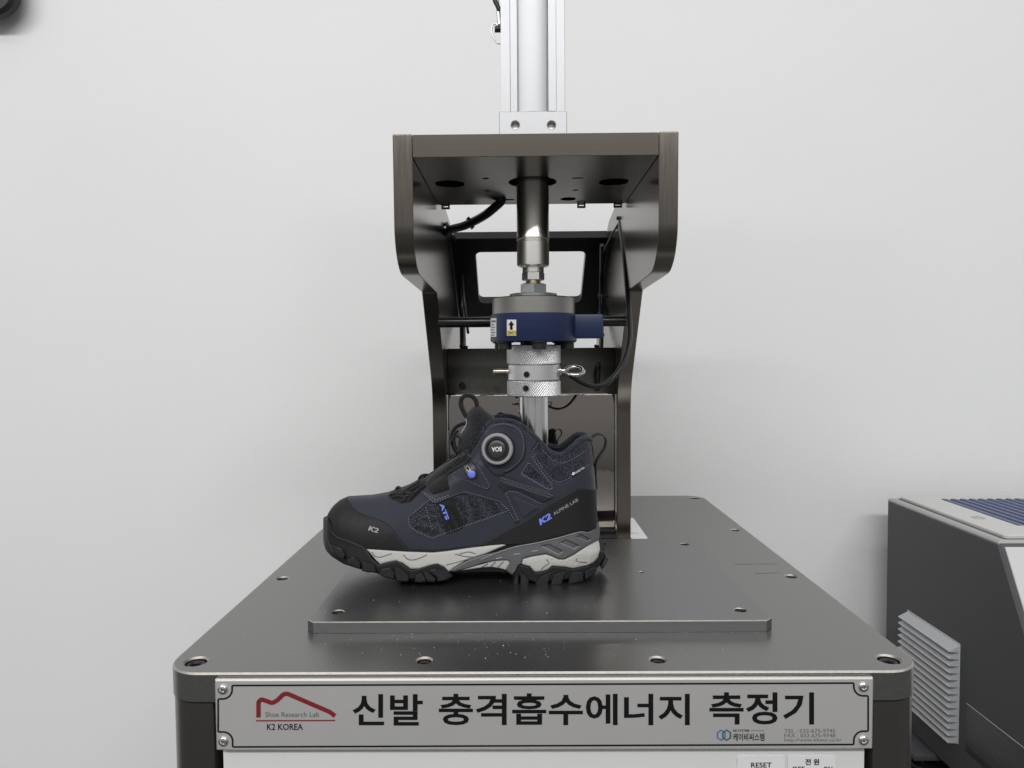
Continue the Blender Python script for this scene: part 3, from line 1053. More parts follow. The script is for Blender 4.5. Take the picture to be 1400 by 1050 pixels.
# grey rim and pale lid
rim = [(IX + .001, IYF + .001), (IX + IW - .001, IYF + .001), (IX + IW - .001, IY - .001), (IX + .001, IY - .001)]
prism('rim', [rim], IZ - 0.002, IZ + 0.0032, INSTG, inst, XY, 0, 0.003)
g = 0.017
lidp = rounded(rect(IX + g, IX + IW - g, IYF + .012, IY - .010), 0.006, 4)
prism('lid_gap_shade', [rounded(rect(IX + g - .003, IX + IW - g + .003, IYF + .009, IY - .007), .006, 4)], IZ + .0030, IZ + .0036, BLACKP, inst, XY)  # black sheet painting the shadow in the gap round the lid
rbx0 = float(atz(1309, 690.5, IZ + .008)[0])
mat_hole = rect(rbx0, IX + IW - .06, IYF + .07, IY - .035)
lid = prism('lid', [lidp, mat_hole], IZ + .0034, IZ + .0085, INSTL, inst, XY, 0, 0.0012)
box('blue_mat', (rbx0, IYF + .07, IZ + .0036), (IX + IW - .06, IY - .035, IZ + .0050), BLUERIB, inst, 0)
ribm = bmesh.new(); prism_bm(ribm, [[(-.0055, 0), (.0055, 0), (.0040, .0035), (-.0040, .0035)]], IYF + .0705, IY - .0355, lambda a_, b_, c_: (a_, c_, b_))
ribm = to_mesh(ribm, 'mat_rib', 30)
nr = int((IX + IW - .06 - rbx0) / 0.0165)
for i in range(nr):
    o = obj('mat_rib', ribm, BLUERIB, inst); o.location = (rbx0 + .008 + i * .0165, 0, IZ + .0050)
kp = atz(1337.5, 707.5, IZ + .0086)
lathe('lid_knob', [(0.0100, 0), (0.0100, 0.0006), (0.0085, 0.0010), (0.0050, 0.0010), (0.0044, 0.0003), (0.002, 0.0003)], tuple(kp), STEEL, lid, 28)
# front panel on the slope
fdir = Vector((0, -sl, -1)).normalized()
fn_ = Vector((0, -1, sl)).normalized()
P0 = Vector((0, IYF, IZ)) + fdir * 0.004 + fn_ * 0.0002
PL = (IZ - IB) * 0.8


def sl_map(a_, b_, c_):
    q = P0 + fdir * b_ + fn_ * c_
    return (a_, q.y, q.z)


prism('front_panel', [rect(IX + .006, IX + IW - .006, 0.002, PL)], 0.0004, 0.003, INSTW, inst, sl_map, 0, 0.0008)
# louvres on the left side
va, vb_ = atx(1241, 836, IX), atx(1313, 884, IX)
vy0, vy1 = float(vb_[1]), float(va[1])
vz1 = float(atx(1313, 884, IX)[2]); vz0 = float(atx(1313, 1020, IX)[2])
nl = 14
ph = (vz1 - vz0) / nl
vent = box('vent_back', (IX - .0012, vy0, vz0), (IX + .001, vy1, vz1 + .004), LOUVER, inst, 0.0005)
lm = bmesh.new()
prism_bm(lm, [[(0, ph * 1.05), (-.0165, ph * .30), (-.0160, ph * .18), (0, ph * .12)]], vy0 + .0005, vy1 - .0005, lambda a_, b_, c_: (a_, c_, b_))
lm = to_mesh(lm, 'louver', 30)
for i in range(nl):
    o = obj('louver', lm, LOUVER, vent); o.location = (IX - .0011, 0, vz0 + i * ph)
# rating label, low on the side
ly1, lz1 = float(atx(1322, 962, IX)[1]), float(atx(1322, 962, IX)[2])
rl = box('rating_label', (IX - .0008, ly1 - .22, lz1 - .075), (IX + .0005, ly1, lz1), mat('dark_label', (0.055, 0.055, 0.056), 0.4), inst, 0.0002)
box('label_edge', (IX - .0011, ly1 - .22, lz1 + .0002), (IX + .0005, ly1, lz1 + .0009), mat('label_edge', (0.45, 0.45, 0.45), 0.4), inst, 0)
for i in range(9):
    w_ = rng.uniform(.03, .11)
    zz = lz1 - .008 - i * .0065
    flat_print('print_line', [(IX - .0010, ly1 - .008, zz), (IX - .0010, ly1 - .008 - w_, zz), (IX - .0010, ly1 - .008 - w_, zz - .0016), (IX - .0010, ly1 - .008, zz - .0016)],
               [(0, 1, 2, 3)], mat('label_print', (0.11, 0.11, 0.11), 0.5), rl)
# levelling foot and bench
fp = at(1262, 1032, 1.0)
FZ = IB - 0.006
ftp = atz(1258, 1046, FZ - 0.022)
foot = lathe('levelling_foot', [(0.020, 0), (0.020, 0.003), (0.017, 0.006), (0.008, 0.0075), (0.006, 0.0075), (0.006, 0.022)], (float(ftp[0]) + .004, float(ftp[1]), FZ - 0.024), BOLTM, inst, 32)
box('foot_bar', (IX - .035, float(ftp[1]) - .02, FZ - .004), (IX + IW, IY - .03, IB + .001), INSTD, inst, 0.002)
bench = box('lab_bench', (IX - 0.08, 0.75, FZ - .064), (IX + 0.9, 1.34, FZ - .024), BENCHM, None, 0.002)
tag(bench, 'dark bench top under the grey instrument, barely seen at lower right', 'bench')

# black rounded device at the upper left corner
bp_ = at(27, 0, 1.362); bq = at(0, 25, 1.362)
rr_ = 0.055
lp = rounded(rect(float(bp_[0]) - 0.30, float(bp_[0]) + .0025, float(bq[2]) - .001, float(bq[2]) + 0.20), 0.047, 14)
dev = prism('wall_device', [lp], 1.368, 1.345, mat('matt_black_plastic', (0.008, 0.008, 0.009), 0.5), None, XZ, 0.003, 0.006, 40)
tag(dev, 'black rounded device on the wall, cut off at the upper left corner', 'wall device')
prism('mount', [rounded(rect(float(bp_[0]) - 0.26, float(bp_[0]) - .12, float(bq[2]) + .08, float(bq[2]) + 0.17), .02, 5)], WALL_Y - .0005, 1.3682, BLACKP, dev, XZ)

# ================================================================== hiking boot
SY = AY                          # the boot's long axis stands under the press
boot = thing('hiking_boot', 'navy and black mid-height hiking boot with dial lacing standing on the base plate', 'boot', (-0.06, SY, BT))


def Z2(pts):                     # outlines are noted on an enlarged crop of the photo
    return [(430 + .3 * x, 520 + .3 * y) for x, y in pts]


def Z6(pts):
    return [(430 + .1524 * x, 660 + .1524 * y) for x, y in pts]


def Z7(pts):
    return [(660 + .12857 * x, 690 + .12857 * y) for x, y in pts]


def tab(pts):
    a_ = np.array(sorted(pts), float)
    return lambda u: np.interp(u, a_[:, 0], a_[:, 1])


# plan half width along the boot (u = pixel on the centre plane)
W_sole = tab([(442.5, 0.0), (444, .009), (447, .0155), (452, .0225), (460, .0290), (472, .0352), (490, .0408), (515, .0450), (545, .0470), (580, .0470), (615, .0446),
              (650, .0412), (690, .0392), (730, .0395), (760, .0396), (785, .0370), (803, .0310), (814, .0235), (822, .0150), (826.5, .0075), (828.5, 0.0)])
W_up = tab([(443.5, 0.0), (445, .009), (448, .0155), (453, .0222), (461, .0285), (473, .0342), (491, .0396), (515, .0432), (545, .0450), (580, .0448), (615, .0425),
            (650, .0392), (690, .0372), (730, .0378), (760, .0380), (830, .0380)])


def ctr(u, v, h):                # near-side pixel -> pixel of the same x, z on the centre plane
    f_ = (SY - h) / SY
    return 709 + f_ * (u - 709), 484.5 + f_ * (v - 484.5)


feather_px = [(445, 717), (450, 731), (457, 737), (466, 741), (484, 746.5), (499, 750.4), (520, 752.5), (565, 755), (592, 755.8), (610, 754), (640, 749.8), (670, 745.8),
              (688, 744.4), (712, 744.4), (730, 742.6), (760, 734.5), (790, 727), (811, 725), (818, 718)]
fb = []
for u, v in feather_px:
    h = float(W_sole(u + (8 if u < 480 else 0)))
    fb.append(ctr(u, v, h))
V_b = tab(fb)
V_t = tab([(443, 718), (444.5, 712), (447, 703), (451, 696), (457, 689), (465, 683.2), (475, 679.2), (490, 678.2), (508, 677.2), (529, 673.4), (545, 668), (560, 662), (575, 654),
           (590, 645), (605, 636), (620, 626), (640, 606), (655, 588), (670, 574), (840, 570)])


def sstep(a_, b_, x):
    t = np.clip((x - a_) / (b_ - a_), 0, 1)
    return t * t * (3 - 2 * t)


def heel_edge(v):                # back line of the upper
    return np.interp(v, [590, 600, 625, 650, 670, 690, 705, 715, 725], [806, 807.5, 810.5, 813, 814.5, 815.5, 816.5, 818, 820])


def H_up(u, v):
    vb, vt = V_b(u), V_t(u)
    t = np.clip((vb - v) / np.maximum(vb - vt, 1.0), 0, 1)
    W = W_up(u)
    vamp = W * np.power(np.maximum(1 - t ** 2.3, 0), 0.52)
    hgt = np.clip((vb - v) / 150.0, 0, 1)
    shaft = W * (1.0 - 0.16 * sstep(0.1, 0.9, hgt)) - 0.0012 * np.sin(hgt * 7)
    ub = heel_edge(v)
    q = np.clip((u - 758) / np.maximum(ub - 758, 1), 0, 1)
    shaft = shaft * np.power(np.maximum(1 - q ** 2.6, 0), 0.5)
    # the front edge of the shaft turns in towards the tongue
    front = np.interp(v, [575, 600, 625, 650, 670], [664, 655, 640, 600, 570])
    turn = np.clip((u - front) / 34.0, 0, 1)
    shaft = shaft * (0.62 + 0.38 * np.sqrt(np.maximum(1 - (1 - turn) ** 2, 0)))
    w = sstep(560, 650, u)
    # shallow flex creases over the vamp
    crease = 0.0006 * np.sin((u - 520) * 0.22 + (v - 700) * 0.10) * sstep(520, 545, u) * (1 - sstep(600, 640, u)) * sstep(0.2, 0.5, t)
    return np.maximum(vamp * (1 - w) + shaft * w + crease * (1 - w), 0)


def W_at(u, v):
    """the sole flares backwards below the heel"""
    return W_sole(u + 8.5 * (1 - sstep(733, 748, v)) * sstep(770, 812, u))


def H_sole(u, v):
    vb = V_b(u)
    d = np.clip((v - vb) / 45.0, -.3, 1.2)
    W = W_at(u, v)
    return np.maximum(W + 0.0018 * np.sin(np.clip(d, 0, 1) * math.pi) - 0.0022 * np.clip(d - .55, 0, 1), 0) * (W > 1e-5)


def lift(px, surf, d):
    """photo pixels carried to the boot's near surface, d above it; returns points"""
    px = np.asarray(px, float)
    d = np.broadcast_to(np.asarray(d, float), (len(px),))
    Y = np.full(len(px), SY - 0.03)
    for it in range(40):
        P = at(px[:, 0], px[:, 1], Y)
        Pc = P.copy(); Pc[:, 1] = SY
        u, v = proj(Pc)
        Yn = SY - surf(u, v) - d
        Y = Y + (Yn - Y) * (0.6 if it < 25 else 0.35)
    return at(px[:, 0], px[:, 1], Y)


def densify(loop, step):
    p = np.asarray(loop, float)
    out = []
    for a_, b_ in zip(p, np.roll(p, -1, 0)):
        n = max(1, int(np.linalg.norm(b_ - a_) / step + .5))
        for i in range(n):
            out.append(a_ + (b_ - a_) * i / n)
    return np.array(out)


def bdist(pts, loops):
    pts = np.asarray(pts, float)
    best = np.full(len(pts), 1e9)
    for lp in loops:
        lp = np.asarray(lp, float)
        for a_, b_ in zip(lp, np.roll(lp, -1, 0)):
            e = b_ - a_
            L2 = float(e @ e)
            if L2 < 1e-12: continue
            t = np.clip(((pts - a_) @ e) / L2, 0, 1)
            best = np.minimum(best, np.linalg.norm(pts - a_ - t[:, None] * e, axis=1))
    return best


def tri_fill(loops, grid, bev=0.0):
    """triangles over an outline with holes, finer near its border"""
    loops = [densify(lp, max(0.9, grid * .7)) for lp in loops]
    A = np.concatenate(loops)
    lo, hi = A.min(0), A.max(0)
    gx, gy = np.meshgrid(np.arange(lo[0], hi[0], grid), np.arange(lo[1], hi[1], grid * .866))
    gx = gx + (np.arange(gx.shape[0]) % 2)[:, None] * grid / 2
    G = np.stack([gx.ravel(), gy.ravel()], 1)
    G = G[inside(G, loops)]
    if len(G): G = G[bdist(G, loops) > max(bev * 1.15, grid * .45)]
    ex = [G]
    if bev:
        for i, lp in enumerate(loops):
            s = 1 if area2(lp) > 0 else -1
            if i: s = -s
            for q in (0.18, 0.5, 1.0):
                o_ = offset_loop(lp, s * bev * q)
                o_ = o_[inside(o_, loops)]
                if len(o_):
                    ex.append(o_[bdist(o_, loops) > bev * q * .86])
    return loops, *cdt(loops, np.concatenate(ex))


def panel(name, outer, m, parent, d=0.0010, bev=2.0, skirt=0.003, holes=(), surf=None, grid=2.2, mirror=True, puff=0.0, smooth=None, spl=False, join=False):
    """an overlay laid on the boot: follows the surface, rolled edge, real thickness; a twin on the far side"""
    surf = surf or H_up
    if spl:
        outer = [tuple(q) for q in spline(outer, 4, True)]
    loops, V, F = tri_fill([outer] + list(holes), grid, bev)
    ds = bdist(V, loops)
    e = np.clip(ds / max(bev, 1e-6), 0, 1)
    h = d * np.sqrt(np.maximum(1 - (1 - e) ** 2, 0)) if bev else np.full(len(V), d)
    if puff:
        h = h + puff * np.sqrt(np.clip(ds / max(ds.max(), 1e-6), 0, 1))
    P = lift(V, surf, h)
    ed = {}
    for f in F:
        for i in range(3):
            a_, b_ = f[i], f[(i + 1) % 3]
            ed.setdefault((min(a_, b_), max(a_, b_)), []).append((a_, b_))
    bnd = [v[0] for v in ed.values() if len(v) == 1]
    first = None
    bm = bmesh.new()
    for s in ((1, -1) if mirror else (1,)):
        vv = [bm.verts.new((p[0], SY + s * (p[1] - SY), p[2])) for p in P]
        for f in F:
            bm.faces.new([vv[i] for i in f])
        lowm = {}
        for a_, b_ in bnd:
            for i in (a_, b_):
                if i not in lowm:
                    y = min(P[i, 1] + skirt, SY - 0.0002)
                    lowm[i] = bm.verts.new((P[i, 0], SY + s * (y - SY), P[i, 2]))
            bm.faces.new((vv[a_], vv[b_], lowm[b_], lowm[a_]))
        if join and s == 1 and mirror:
            continue
        me = to_mesh(bm, name, smooth if smooth is not None else 55, 1e-5 if join else 1e-7)
        o_ = obj(name, me, m, parent)
        first = first or o_
        bm = bmesh.new()
    bm.free()
    return first


def stitches(name, paths, parent, m=None, d=0.0012, surf=None, ln=2.3, gap=1.5, w=0.95, mirror=False):
    """rows of single thread stitches"""
    surf = surf or H_up
    quads = []
    for path in paths:
        p = np.asarray(path, float)
        seg = np.linalg.norm(np.diff(p, axis=0), axis=1)
        cum = np.r_[0, np.cumsum(seg)]
        s = 0.4
        while s + ln < cum[-1]:
            a_ = np.array([np.interp(s, cum, p[:, 0]), np.interp(s, cum, p[:, 1])])
            b_ = np.array([np.interp(s + ln, cum, p[:, 0]), np.interp(s + ln, cum, p[:, 1])])
            t = (b_ - a_) / max(np.linalg.norm(b_ - a_), 1e-9)
            n = np.array([-t[1], t[0]]) * w / 2
            mid = (a_ + b_) / 2
            quads.append((a_, mid + n, b_, mid - n, mid))
            s += ln + gap
    pts = np.array([q for qd in quads for q in qd])
    hs = np.tile([0.0, 0.0, 0.0, 0.0, 0.0005], len(quads)) + d + 0.00015
    P = lift(pts, surf, hs)
    bm = bmesh.new()
    for i in range(len(quads)):
        v = [bm.verts.new(P[i * 5 + j]) for j in range(5)]
        for j in range(4):
            bm.faces.new((v[j], v[(j + 1) % 4], v[4]))
    o_ = obj(name, to_mesh(bm, name, 180, 0), m or THREAD, parent)
    o_['kind'] = 'stuff'
    return o_


def inset(loop, d):
    s = 1 if area2(loop) > 0 else -1
    o_ = offset_loop(densify(loop, 2.0), s * d)
    k = bdist(o_, [loop]) > abs(d) * .93
    o_ = o_[k]
    return np.r_[o_, o_[:1]]


def opath(path, d):
    """open path moved sideways by d pixels"""
    p = np.asarray(path, float)
    t = np.gradient(p, axis=0)
    t /= np.linalg.norm(t, axis=1)[:, None]
    return p + np.stack([-t[:, 1], t[:, 0]], 1) * d


def sp(pts, n=5):
    return [tuple(q) for q in spline(pts, n)]


# ---- outlines on the near side, photo pixels
ridge = Z2([(60, 610), (80, 578), (112, 549), (150, 531), (200, 527), (260, 523), (330, 511), (385, 494), (440, 478), (490, 452), (545, 418), (600, 386), (650, 345), (700, 312)])
collar = Z2([(765, 245), (785, 210), (805, 193), (850, 183), (900, 189), (940, 206), (985, 240), (1030, 286), (1070, 325), (1110, 340), (1140, 334), (1175, 305), (1210, 272), (1240, 262), (1258, 270)])
heelb = Z2([(1268, 300), (1275, 370), (1281, 430), (1285, 500), (1286, 560), (1289, 630), (1294, 662)])
feather = [(u, v + 3) for u, v in feather_px]
up_loop = sp(feather, 3) + sp(list(reversed(heelb)), 3) + sp(list(reversed(collar)), 4) + sp(list(reversed(ridge)), 4)
upper = panel('upper', up_loop, COLLARF, boot, d=0.0, bev=1.2, skirt=0.004, grid=2.0, smooth=180, join=True)

# lining, closed down into the boot, and padded collar roll
cpts = np.array(sp(collar, 6))
near = lift(cpts, H_up, -0.0022)
for nm, rows_d in (('lining', ((0.0, 0.001), (0.004, 0.012), (0.004, 0.050), (0.004, 0.075))),):
    bm = bmesh.new()
    for s in (1, -1):
        rows = []
        for dy, dz in rows_d:
            rows.append([bm.verts.new((p[0], SY + s * min(p[1] + dy - SY, -.0005), p[2] - dz)) for p in near])
        for r0, r1 in zip(rows, rows[1:]):
            for i in range(len(near) - 1):
                bm.faces.new((r0[i], r0[i + 1], r1[i + 1], r1[i]))
    obj(nm, to_mesh(bm, nm, 60, 0), LINING, upper)
bm = bmesh.new()
roll = [(p[0], p[1], p[2]) for p in near] + [(p[0], 2 * SY - p[1], p[2]) for p in near[::-1]]
tube_bm(bm, roll, 0.0030, 12)
obj('collar_roll', to_mesh(bm, 'collar_roll', 60, 0), COLLARF, upper)

# ---- leather body with its mesh windows
mesh_win = [(560.5, 708), (586, 686.5), (592, 687.5), (598, 688.5), (629, 676.5), (636, 675.5), (682, 688), (690.5, 697.5), (661, 708.5), (635, 717), (591, 733.5), (570, 725), (561.5, 717)]
tri_win = Z2([(978, 385), (949, 425), (1070, 492), (1076, 488), (1050, 455)])
collar_low = Z2([(1013, 283), (987, 329), (1012, 372), (1058, 436), (1084, 462), (1116, 471), (1151, 460), (1205, 424), (1262, 386)])
throat = Z2([(340, 514), (352, 536), (395, 561), (440, 549), (482, 512), (545, 470), (620, 428), (665, 392), (705, 366), (745, 325), (762, 265), (778, 222), (800, 199), (850, 189), (900, 195), (938, 212), (980, 245)])
main = Z2([(120, 548), (150, 533), (200, 529), (260, 525)]) + sp(throat, 3) + sp(collar_low, 3) + Z2([(1279, 400), (1283, 500), (1285, 560), (1288, 640)]) + \
    list(reversed([(u, v + 1.5) for u, v in feather_px[4:-1]])) + Z2([(160, 700)])
body = panel('leather_body', main, NUBUCK, upper, d=0.0009, bev=1.6, holes=[mesh_win, tri_win], grid=2.1)
panel('mesh_window', [tuple(q) for q in inset(mesh_win, -1.5)[:-1]], MESHF, upper, d=0.0003, bev=1.0, puff=0.0006, mirror=False)
panel('mesh_window', [tuple(q) for q in inset(tri_win, -1.2)[:-1]], MESHF, upper, d=0.0003, bev=1.0, mirror=False)
strap_w = Z2([(557, 560), (630, 532), (690, 665), (655, 690), (600, 705)])
panel('webbing_band', strap_w, WEB, upper, d=0.0011, bev=1.2, mirror=False)
stitches('stitching', [opath(Z2([(505, 575), (525, 640), (540, 690)]), 0), inset(mesh_win, -2.2), inset(tri_win, -2.0)], body, d=0.0013)
stitches('collar_stitching', [opath(sp(collar_low, 4), -2.2), opath(sp(Z2([(1040, 318), (1085, 362), (1125, 378), (1170, 362), (1245, 318)]), 4), 0)], body, d=0.0009)

# ---- toe cap and heel counter
toe_top = Z2([(150, 531), (172, 572), (212, 604), (260, 621), (310, 640), (348, 667), (378, 703), (412, 744), (452, 785)])
toe = sp(toe_top, 4) + list(reversed([(u, v + 1.5) for u, v in feather_px[:8] if u < 560])) + Z2([(52, 660), (60, 612), (80, 579), (112, 549)])
toe_cap = panel('toe_cap', toe, BLACKL, upper, d=0.0021, bev=2.6, skirt=0.006, join=True)
stitches('stitching', [opath(sp(toe_top[1:], 4), 3.0), opath(sp(toe_top[1:], 4), 5.4)], toe_cap, THREADB, d=0.0022)
ct_top = Z2([(730, 757), (860, 688), (960, 634), (1044, 577), (1098, 542), (1173, 502), (1204, 490), (1284, 496)])
ctr_loop = sp(ct_top, 3) + Z2([(1286, 560), (1289, 640), (1292, 668)]) + list(reversed([(u, v + 1.5) for u, v in feather_px if 652 < u < 815]))
counter = panel('heel_counter', ctr_loop, BLACKL, upper, d=0.0020, bev=2.2)
stitches('stitching', [opath(sp(ct_top, 4), 2.6), opath(sp(ct_top, 4), 5.0)], counter, THREADB, d=0.0022)

# ---- eyestay, dial shield, straps
eyestay = Z2([(477, 507), (535, 563), (560, 562), (668, 518), (692, 514), (848, 560), (878, 592), (914, 655), (940, 645), (886, 535), (868, 512), (885, 499), (925, 503), (1040, 560),
              (1094, 532), (1068, 505), (890, 450), (850, 436), (790, 400), (765, 330), (745, 327), (703, 370), (620, 430), (545, 472)])
eye_p = panel('eyestay', eyestay, NAVYD, upper, d=0.0019, bev=1.8, mirror=False)
stitches('stitching', [Z2([(487, 508), (541, 556), (562, 553), (668, 511), (692, 507), (845, 552), (882, 588), (915, 645)]),
                       Z2([(500, 512), (552, 545), (618, 520)]), Z2([(545, 551), (618, 524)]),
                       Z2([(872, 512), (888, 506), (925, 511), (1033, 563)]), Z2([(872, 514), (930, 640)]),
                       Z2([(852, 444), (880, 462), (1088, 527)])], eye_p, d=0.0021)
strip_dark = Z2([(845, 447), (872, 462), (1092, 534), (1050, 556), (935, 500), (885, 492), (862, 510), (835, 482)])
panel('groove_overlay', strip_dark, mat('satin_black_overlay', (0.010, 0.011, 0.014), 0.42), upper, d=0.0027, bev=1.6, mirror=False)
panel('chevron_overlay', Z2([(895, 535), (910, 529), (1028, 580), (950, 628)]), NUBUCK, upper, d=0.0026, bev=1.8, mirror=False)
tri_fl = Z2([(617, 431), (662, 400), (705, 372), (742, 372), (768, 410), (806, 478), (802, 496), (784, 503), (700, 468)])
flap = panel('eyelet_flap', tri_fl, NUBUCK, upper, d=0.0030, bev=1.8, mirror=False)
stitches('stitching', [Z2([(628, 434), (700, 462), (782, 494), (795, 490), (797, 478), (762, 416), (740, 384)])], flap, d=0.0032)
for i in range(3):
    x_ = 638 + i * 11
    panel('debossed_mark', Z2([(x_, 461 + i * 4), (x_ + 4, 463 + i * 4), (x_ + 9, 484 + i * 3), (x_ + 5, 481 + i * 3)]), mat('grey_mark', (0.045, 0.050, 0.062), 0.5), upper, d=0.0024, bev=0.4, skirt=.0004, mirror=False, grid=1.0)
shield = Z2([(752, 300), (765, 250), (782, 218), (805, 200), (855, 190), (902, 197), (936, 216), (956, 248), (965, 300), (952, 362), (905, 408), (868, 426), (850, 440), (815, 432), (778, 392), (752, 345)])
sh = panel('dial_shield', sp(shield + shield[:1], 3)[:-1], NAVYD, upper, d=0.0034, bev=2.4, mirror=False)
stitches('stitching', [sp(Z2([(775, 250), (792, 222), (812, 208), (855, 199), (898, 206), (928, 224), (946, 252), (954, 300), (942, 356), (900, 398), (862, 418)]), 3)], sh, d=0.0036)
# quarter strap behind the dial, towards the heel
qstrap = Z2([(966, 300), (985, 330), (1010, 374), (1056, 440), (1082, 468), (1078, 480), (1050, 452), (975, 376), (940, 424), (1066, 500), (1092, 530), (890, 448), (862, 432), (906, 414), (955, 364)])
qs = panel('ankle_strap', qstrap, NUBUCK, upper, d=0.0016, bev=1.5, mirror=False)
stitches('stitching', [Z2([(975, 372), (942, 422), (1064, 497), (1090, 490)]), Z2([(990, 345), (1015, 387), (1060, 448), (1085, 476)])], qs, d=0.0018)


# ---- tongue, loops, laces
def pillow(name, outer, m, parent, hh, bev=14, grid=2.2):
    loops, V, F = tri_fill([outer], grid, 2.0)
    ds = bdist(V, loops)
    e = np.clip(ds / bev, 0, 1)
    h = hh * np.sqrt(np.maximum(1 - (1 - e) ** 2, 0))
    Y = SY - h
    P = at(V[:, 0], V[:, 1], Y)
    bm = bmesh.new()
    for s in (1, -1):
        vv = [bm.verts.new((p[0], SY + s * (p[1] - SY), p[2])) for p in P]
        for f in F:
            bm.faces.new([vv[i] for i in f])
    return obj(name, to_mesh(bm, name, 180, 1e-6), m, parent)


tongue_o = Z2([(688, 165), (715, 128), (748, 116), (780, 138), (825, 176), (845, 230), (800, 330), (745, 400), (690, 400), (660, 350), (652, 300), (668, 250), (690, 215), (694, 188)])
tongue = pillow('tongue', sp(tongue_o + tongue_o[:1], 4)[:-1], TONGUEF, boot, 0.024, 26)
tip = lambda x, y, dy=0.0: tuple(at(430 + .3 * x, 520 + .3 * y, SY + dy))
stitch_rim = [tip(x, y, -.0085) for x, y in sp([(690, 172), (693, 195), (680, 222), (668, 240)], 4)]
tube('reflective_piping', stitch_rim, 0.0007, mat('pale_piping', (0.30, 0.30, 0.30), 0.5), tongue, 6)
ribbon('pull_loop', [tip(x, y) for x, y in sp([(700, 175), (683, 148), (668, 112), (672, 82), (695, 68), (722, 75), (738, 98), (742, 128)], 6)], 0.0075, 0.0042, WEB, tongue)
for (pts, dy, r_) in (([(672, 352), (640, 318), (624, 268), (636, 222), (668, 200), (690, 196)], -.004, .0022),
                      ([(700, 372), (664, 335), (640, 296), (638, 250), (655, 228)], -.012, .0016),
                      ([(695, 388), (668, 352), (658, 320)], -.016, .0012)):
    tube('lace', [tip(x, y, dy) for x, y in sp(pts, 5)], r_, WEB, tongue, 8)
ribbon('lace_keeper', [tip(x, y, -.002) for x, y in sp([(622, 282), (640, 250), (668, 262), (672, 300), (650, 322)], 4)], 0.012, 0.002, WEB, tongue)
ribbon('heel_loop', [tip(x, y) for x, y in sp([(1264, 400), (1260, 330), (1256, 285), (1262, 262), (1285, 246), (1310, 248), (1327, 270), (1322, 305), (1300, 340), (1284, 372), (1281, 420), (1284, 490)], 6)],
       0.0060, 0.0016, mat('heel_webbing', (0.014, 0.015, 0.019), 0.55), upper)
# webbing lace guides over the throat
g1 = Z2([(503, 470), (530, 432), (562, 404), (612, 372), (655, 345), (690, 350), (640, 400), (606, 432), (612, 470), (618, 496), (580, 512), (541, 523), (519, 506)])
panel('lace_guide', g1, WEB, tongue, d=0.0030, bev=4.0, skirt=0.008, puff=0.0030, mirror=True, smooth=70)
panel('lace_guide', Z2([(655, 352), (690, 330), (715, 352), (688, 388), (640, 412), (606, 432), (600, 405)]), WEB, tongue, d=0.0035, bev=3.0, skirt=0.008, puff=0.0015, smooth=70)
panel('throat_gusset', Z2([(335, 514), (385, 490), (440, 474), (498, 446), (520, 470), (482, 514), (440, 551), (395, 563), (352, 538)]), WEB, tongue, d=0.0005, bev=2, grid=1.8)
LD = lambda pts, d, n=4: [tuple(q) for q in lift(np.array(sp(Z2(pts), n)), H_up, d)]
for pts, d, r_ in (([(342, 528), (360, 512), (390, 507), (420, 512), (438, 503), (462, 487), (490, 470)], .0022, .0019),
                   ([(352, 536), (385, 528), (412, 535), (408, 552)], .0025, .0017),
                   ([(372, 500), (382, 488), (405, 503), (440, 520), (470, 506), (492, 482)], .0026, .0020),
                   ([(398, 552), (420, 530), (446, 522), (476, 500), (505, 478)], .0024, .0016),
                   ([(428, 552), (436, 538), (458, 520)], .0024, .0015),
                   ([(400, 520), (430, 494), (462, 476), (486, 462)], .0034, .0026),
                   ([(355, 522), (380, 518), (402, 522)], .0030, .0024)):
    tube('lace', LD(pts, d), r_, WEB, tongue, 8)
tube('lace', [tip(x, y, dy) for x, y, dy in [tuple(q) for q in spline([(470, 472, -.006), (476, 455, -.005), (482, 440, -.004), (500, 431, -.004), (524, 432, -.005), (540, 430, -.008)], 5)]], 0.0016, WEB, tongue, 8)
tube('lace', [tip(x, y, dy) for x, y, dy in [tuple(q) for q in spline([(372, 500, -.010), (378, 488, -.008), (386, 494, -.006), (400, 496, -.003)], 4)]], 0.0013, WEB, tongue, 8)
# lower eyelet plate with its lilac rivet
ep = Z2([(672, 388), (700, 374), (722, 372), (744, 418), (742, 444), (722, 456), (702, 446), (682, 416)])
epl = panel('eyelet_plate', sp(ep + ep[:1], 3)[:-1], BLACKP, flap, d=0.0042, bev=1.4, mirror=False, grid=1.4)
panel('eyelet_metal', Z2([(676, 392), (702, 380), (712, 400), (716, 412), (700, 420), (690, 412)]), mat('gunmetal', (0.16, 0.155, 0.145), 0.35, 0.8), flap, d=0.0050, bev=1.0, mirror=False, grid=1.2)
panel('eyelet_slot', Z2([(690, 397), (700, 391), (709, 408), (698, 413)]), INK, flap, d=0.0054, bev=0.6, mirror=False, grid=1.0)


def disc_on(name, px, py, r, h, m, parent, prof=None, n=48, tilt=(0, 0)):
    P = Vector(lift(np.array([(px, py)]), H_up, h)[0])
    prof_ = prof or [(r, -0.002), (r, 0.0012), (r * .85, 0.0018), (r * .3, 0.0020)]
    o_ = obj(name, lathe_mesh(name, prof_, n, 40), m, parent)
    o_.location = P
    o_.rotation_euler = (R(90 + tilt[0]), 0, R(tilt[1]))
    return o_


disc_on('rivet', 644.8, 648.3, 0.0041, 0.0046, mat('lilac_rivet', (0.155, 0.20, 0.66), 0.42), flap)

